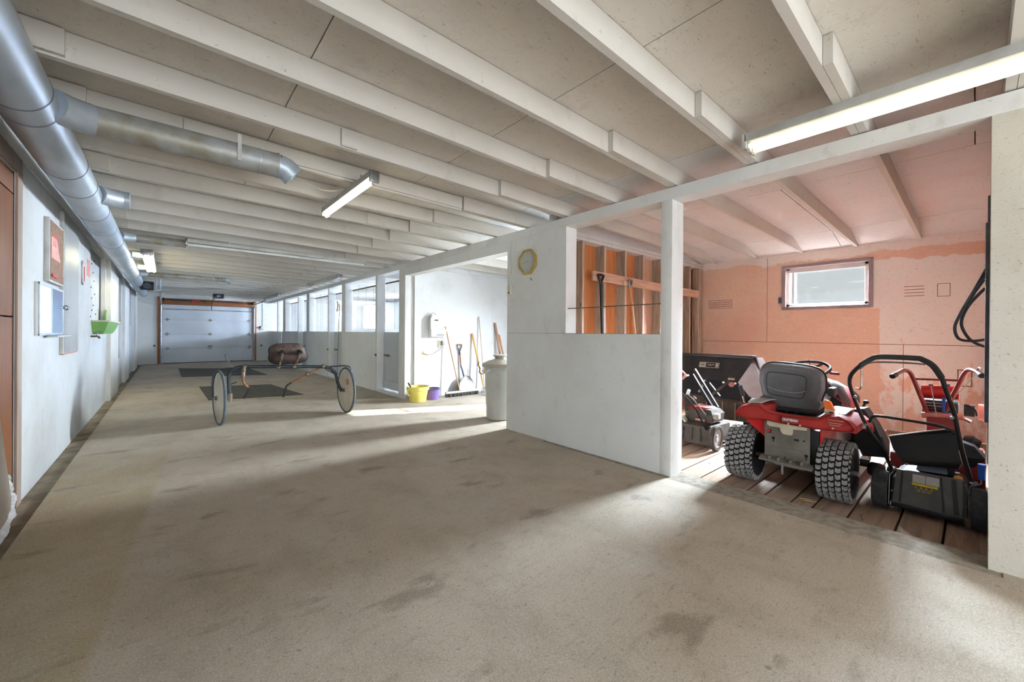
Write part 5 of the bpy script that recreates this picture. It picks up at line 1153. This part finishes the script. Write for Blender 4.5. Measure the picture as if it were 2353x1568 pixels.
MB().beam((4.92, .245, .80), (4.92, .212, .55), .014, .006).build('gear_lever', 'galv_old', ti); MB().tube([(4.92, .258, .802), (4.92, .232, .80)], .008, 6).build('lever_pin', 'darksteel', ti)
MB().cyl((4.94, .30, .535), (4.94, .06, .555), .026).build('pivot_tube', 'red_pale', ti); MB().cyl((4.93, .055, .545), (4.93, .02, .525), .016).build('chrome_stub', 'chrome', ti)
B(4.90, 5.06, .10, .27, .30, .53, .015).build('gearcase', 'red_old', ti)
MB().loft([[(4.52, .45, .08), (4.52, -.055, .08), (5.0, -.055, .08), (5.0, .45, .08)], [(4.52, .455, .26), (4.52, -.055, .29), (5.0, -.055, .29), (5.0, .455, .26)], [(4.60, .40, .315), (4.58, -.045, .32), (4.95, -.045, .32), (4.95, .40, .315)]]).build('tine_hood', 'red_old', ti)
MB().loft([[(4.48, .005, .315), (4.48, -.05, .315), (4.62, -.05, .315), (4.62, .005, .315)], [(4.50, .0, .345), (4.50, -.04, .345), (4.60, -.04, .345), (4.60, .0, .345)]]).build('top_bracket', 'red_pale', ti)
for y in (.40, .06): MB().lathe([(.05, -.04), (.13, -.05), (.16, -.03), (.165, 0), (.16, .03), (.13, .05), (.05, .04)], (5.12, y, PL + .165), (0, 1, 0), 24).build('wheel', 'blackrub', ti)
MB().lathe([(.001, -.04), (.05, -.045), (.07, 0), (.05, .045), (.001, .04)], (4.62, .02, .40), (0, 1, .3), 18).build('knob_guard', 'black', ti)

# ------------------------------------------------------------------ black mulching mower (right)
m2 = thing('black_mower', 'black push mower with folded grass bag, yellow sticker and tall handle', 'lawn mower', (4.0, .2, PL))
def twheel(y, r, wd):
    c = (3.93, y, PL + r)
    wt_ = MB().lathe([(r * .60, -wd * .42), (r * .90, -wd * .5), (r * .985, -wd * .42), (r * .985, wd * .42), (r * .90, wd * .5), (r * .60, wd * .42)], c, (0, 1, 0), 40, close=True).build('tyre', 'tyre_mower', m2)
    g_ = MB()
    for i in range(44):
        a = 2 * PI * i / 44
        for s_ in (-1, 1):
            p = lambda yy, da, q: (c[0] + q * math.sin(a + da), c[1] + yy, c[2] + q * math.cos(a + da))
            y0_, y1_ = (s_ * .02 * wd, s_ * wd * .42); g_.add([p(y0_, -.03, r * .98), p(y0_, .03, r * .98), p(y1_, .06, r * .98), p(y1_, -.0, r * .98), p(y0_, -.03, r), p(y0_, .03, r), p(y1_, .06, r), p(y1_, -.0, r)], [(4, 5, 6, 7), (0, 1, 5, 4), (1, 2, 6, 5), (2, 3, 7, 6), (3, 0, 4, 7)])
    g_.build('tread', 'tyre_mower', wt_, smooth=False)
    MB().lathe([(.001, -wd * .1), (r * .3, -wd * .15), (r * .55, -wd * .38), (r * .62, -wd * .38), (r * .62, wd * .38), (r * .5, wd * .2), (.001, wd * .1)], c, (0, 1, 0), 24).build('wheel_hub', 'black', wt_)
    MB().cyl((3.93, y - .05 if y > .2 else y + .05, c[2]), (3.93, .38 if y > .2 else .04, c[2]), .008).build('axle', 'steel', m2)
twheel(.440, .132, .085); twheel(-.020, .132, .070)
for y in (.43, .0): mwheel(m2, 4.37, y, .10, .05, 'black', 'blackrub')
MB().loft([[(3.93, .39, .04), (3.93, .02, .04), (4.45, .02, .04), (4.45, .39, .04)], [(3.95, .385, .20), (3.95, .03, .20), (4.44, .03, .18), (4.44, .385, .18)], [(4.02, .34, .24), (4.02, .07, .24), (4.40, .07, .22), (4.40, .34, .22)]]).build('deck', 'black', m2)
MB().loft([[(3.885, .378, .045), (3.885, .050, .040), (3.90, .050, .040), (3.90, .378, .045)], [(3.925, .360, .275), (3.925, .040, .282), (3.94, .040, .282), (3.94, .360, .275)]]).build('rear_flap', 'flap', m2)
def onf(y, z, o=.003): return (3.885 + (z - .04) / .24 * .04 - o, y, z)
for ya, yb2, wdt in ((.335, .345, .010), (.10, .085, .022), (.05, .045, .016), (.15, .135, .008)):
    MB().prism([onf(ya, .275), onf(ya - wdt, .275), onf(yb2 - wdt, .055), onf(yb2, .055)], (-.004, 0, 0)).build('flap_rib', 'black', m2)
MB().beam((3.875, .385, .035), (3.875, .04, .028), .02, .028, bev=.004).build('flap_lip', 'black', m2)
MB().tube([(3.885, .375, .26), (3.88, .392, .23), (3.87, .395, .03)], .003, 5).build('flap_rod', 'steel', m2); MB().tube([(3.885, .04, .27), (3.88, .022, .23), (3.87, .02, .0)], .003, 5).build('flap_rod', 'steel', m2)
def stick(y0, y1, z0, z1, mt, nm, o=.006): MB().prism([onf(y0, z0, o), onf(y1, z0, o), onf(y1, z1, o), onf(y0, z1, o)], (-.001, 0, 0)).build(nm, mt, m2)
stick(.279, .217, .208, .262, 'labelw', 'instruction_sticker'); stick(.214, .152, .208, .262, 'labelw', 'instruction_sticker'); stick(.282, .158, .190, .205, 'labely', 'warning_strip')
for k in range(6): stick(.275, .222, .214 + k * .008, .2155 + k * .008, 'panelgrey', 'text_line', .0072); stick(.209, .157, .214 + k * .008, .2155 + k * .008, 'panelgrey', 'text_line', .0072)
for k in range(4):
    y = .262 - k * .025; MB().prism([onf(y + .007, .173, .006), onf(y - .007, .173, .006), onf(y, .187, .006)], (-.001, 0, 0)).build('warning_triangle', 'labely', m2)
    MB().prism([onf(y + .0025, .176, .0072), onf(y - .0025, .176, .0072), onf(y, .183, .0072)], (-.0005, 0, 0)).build('triangle_mark', 'ink', m2)
for k in range(3):
    y = .250 - k * .026; o_ = Vector(onf(y, .160, .006)); MB().tube([o_ + Vector((0, .0075 * math.cos(a), .0075 * math.sin(a))) for a in [2 * PI * i / 16 for i in range(16)]], .0017, 5, closed=True).build('warning_ring', 'labely', m2)
B(4.08, 4.40, .09, .27, .24, .335, .02).build('engine', 'darkplastic', m2, label='charcoal engine'); MB().loft([[(4.02, .27, .27), (4.02, .12, .275), (4.3, .12, .30), (4.3, .27, .30)], [(4.06, .25, .325), (4.06, .13, .335), (4.3, .13, .34), (4.3, .25, .33)]]).build('engine_cover', simple('pale_blue_cover', (.48, .53, .62), (.40, .45, .54), 8, .4), m2)
B(4.015, 4.03, .085, .118, .28, .34, .003).build('control_panel', 'ink', m2); MB().lathe([(.001, -.008), (.020, -.008), (.024, 0), (.020, .008), (.001, .008)], (3.95, .068, .278), (1, 0, -.2), 6).build('fuel_cap', 'orange_pl', m2)
# folded grass bag
MB().loft([[(4.02, .412, .480), (4.02, .130, .582), (4.0, .085, .575), (4.0, .095, .560), (4.03, .12, .56), (4.03, .405, .465)], [(3.98, .385, .40), (3.98, .07, .46), (4.0, .055, .45), (4.15, .06, .45), (4.20, .2, .42), (4.18, .37, .40)], [(3.97, .345, .335), (3.97, .055, .385), (4.0, .045, .385), (4.2, .05, .38), (4.22, .2, .34), (4.18, .33, .33)], [(3.99, .325, .300), (3.99, .070, .335), (4.0, .065, .335), (4.16, .06, .33), (4.18, .2, .31), (4.15, .32, .30)]]).build('grass_bag', 'black', m2)
MB().tube([(4.015, .412, .482), (4.015, .27, .535), (4.015, .130, .585), (4.01, .10, .575)], .0045, 6).build('bag_rim', 'panelgrey', m2)
MB().loft([[(4.25, .06, .47), (4.25, .0, .45), (4.35, .0, .45), (4.35, .06, .47)], [(4.2, .05, .38), (4.2, -.05, .38), (4.4, -.05, .38), (4.4, .05, .38)], [(4.24, .04, .30), (4.24, .0, .31), (4.35, .0, .31), (4.35, .04, .30)]]).build('bag_end', 'blackrub', m2)
MB().lathe([(.001, -.006), (.008, -.006), (.008, .006), (.001, .006)], (3.985, .315, .308), (1, 0, 0), 10).build('bag_rivet', 'clamp', m2)
# handle
HB = [(3.95, .390, .262), (3.92, .408, .33), (3.84, .44, .44), (3.78, .497, .56), (3.70, .548, .73), (3.63, .572, .862), (3.61, .572, .915)]
HT = [(3.61, .572, .915), (3.585, .556, .955), (3.57, .51, 1.015), (3.565, .455, 1.062), (3.565, .41, 1.078), (3.565, .25, 1.078), (3.565, .215, 1.070), (3.57, .17, 1.035), (3.60, .135, .965), (3.63, .122, .905)]
HR = [(3.63, .122, .905), (3.72, .10, .80), (3.80, .081, .70), (3.87, .055, .50), (3.92, .020, .32), (3.93, .012, .285)]
MB().tube(smoothpath(HB, 4), .0115, 12).build('handle_tube', 'black', m2); MB().tube(smoothpath(HR, 4), .0125, 12).build('handle_tube', 'black', m2)
MB().tube(smoothpath(HT, 5), .0125, 12).build('handle_bow', 'black', m2); MB().tube(smoothpath(HT[2:9], 5), .0165, 12).build('foam_grip', 'darkplastic', m2)
MB().tube(smoothpath([(3.60, .515, .985), (3.60, .49, 1.020), (3.60, .44, 1.040), (3.60, .30, 1.044), (3.60, .205, 1.040)], 4), .0055, 8).build('safety_bail', 'steel', m2); MB().tube([(3.60, .508, .985), (3.60, .508, .87), (3.62, .52, .848), (3.64, .545, .85)], .005, 8).build('bail_arm', 'steel', m2)
MB().tube(smoothpath([(3.79, .490, .60), (3.79, .478, .635), (3.79, .45, .652), (3.79, .35, .650), (3.79, .17, .640), (3.80, .12, .628), (3.81, .088, .605)], 5), .0095, 10).build('cross_tube', 'black', m2)
MB().tube([(3.83, .43, .50), (3.80, .405, .42), (3.87, .39, .30)], .009, 8).build('lower_tube', 'black', m2)
for p in ((3.665, .548, .79), (3.78, .505, .585), (3.80, .094, .70)): MB().cyl((p[0] - .03, p[1], p[2]), (p[0] + .0, p[1], p[2]), .010, seg=10).build('knob', 'steel', m2)
MB().tube([(3.70, .128, .83), (3.70, .128, .745), (3.70, .105, .738)], .007, 6).build('rope_guide', 'blue', m2)
MB().obox((3.77, .515, .575), .02, .02, .04, (0, 0, 0), .004).build('clip', 'panelgrey', m2)
MB().tube([(3.895, -.030, .315), (3.893, -.031, .375), (3.89, -.032, .412)], lambda t: .0145 + .004 * t, 14).build('height_grip', 'blue', m2, label='blue lever grip'); MB().tube([(3.895, -.030, .32), (3.895, -.028, .285), (3.90, .018, .255), (3.90, .02, .20)], .0035, 6).build('height_lever', 'steel', m2)
MB().tube([(3.90, .018, .19), (3.90, .02, .15), (3.90, .016, .10)], .007, 6).build('spring', 'steel', m2)

# ------------------------------------------------------------------ straw wisps on floor
for i, (x, y, z, a) in enumerate(((3.62, .86, PL + .004, .3), (3.60, .83, PL + .004, -.2))):
    one(MB().beam((x, y, z + .003), (x + .04 * math.cos(a), y - .07, z + .003), .006, .003), 'straw_wisp', 'straw', ('wisp of straw on the plank edge before the right tractor tyre', 'second wisp of straw just nearer the concrete ledge')[i], 'straw', 'straw wisps')
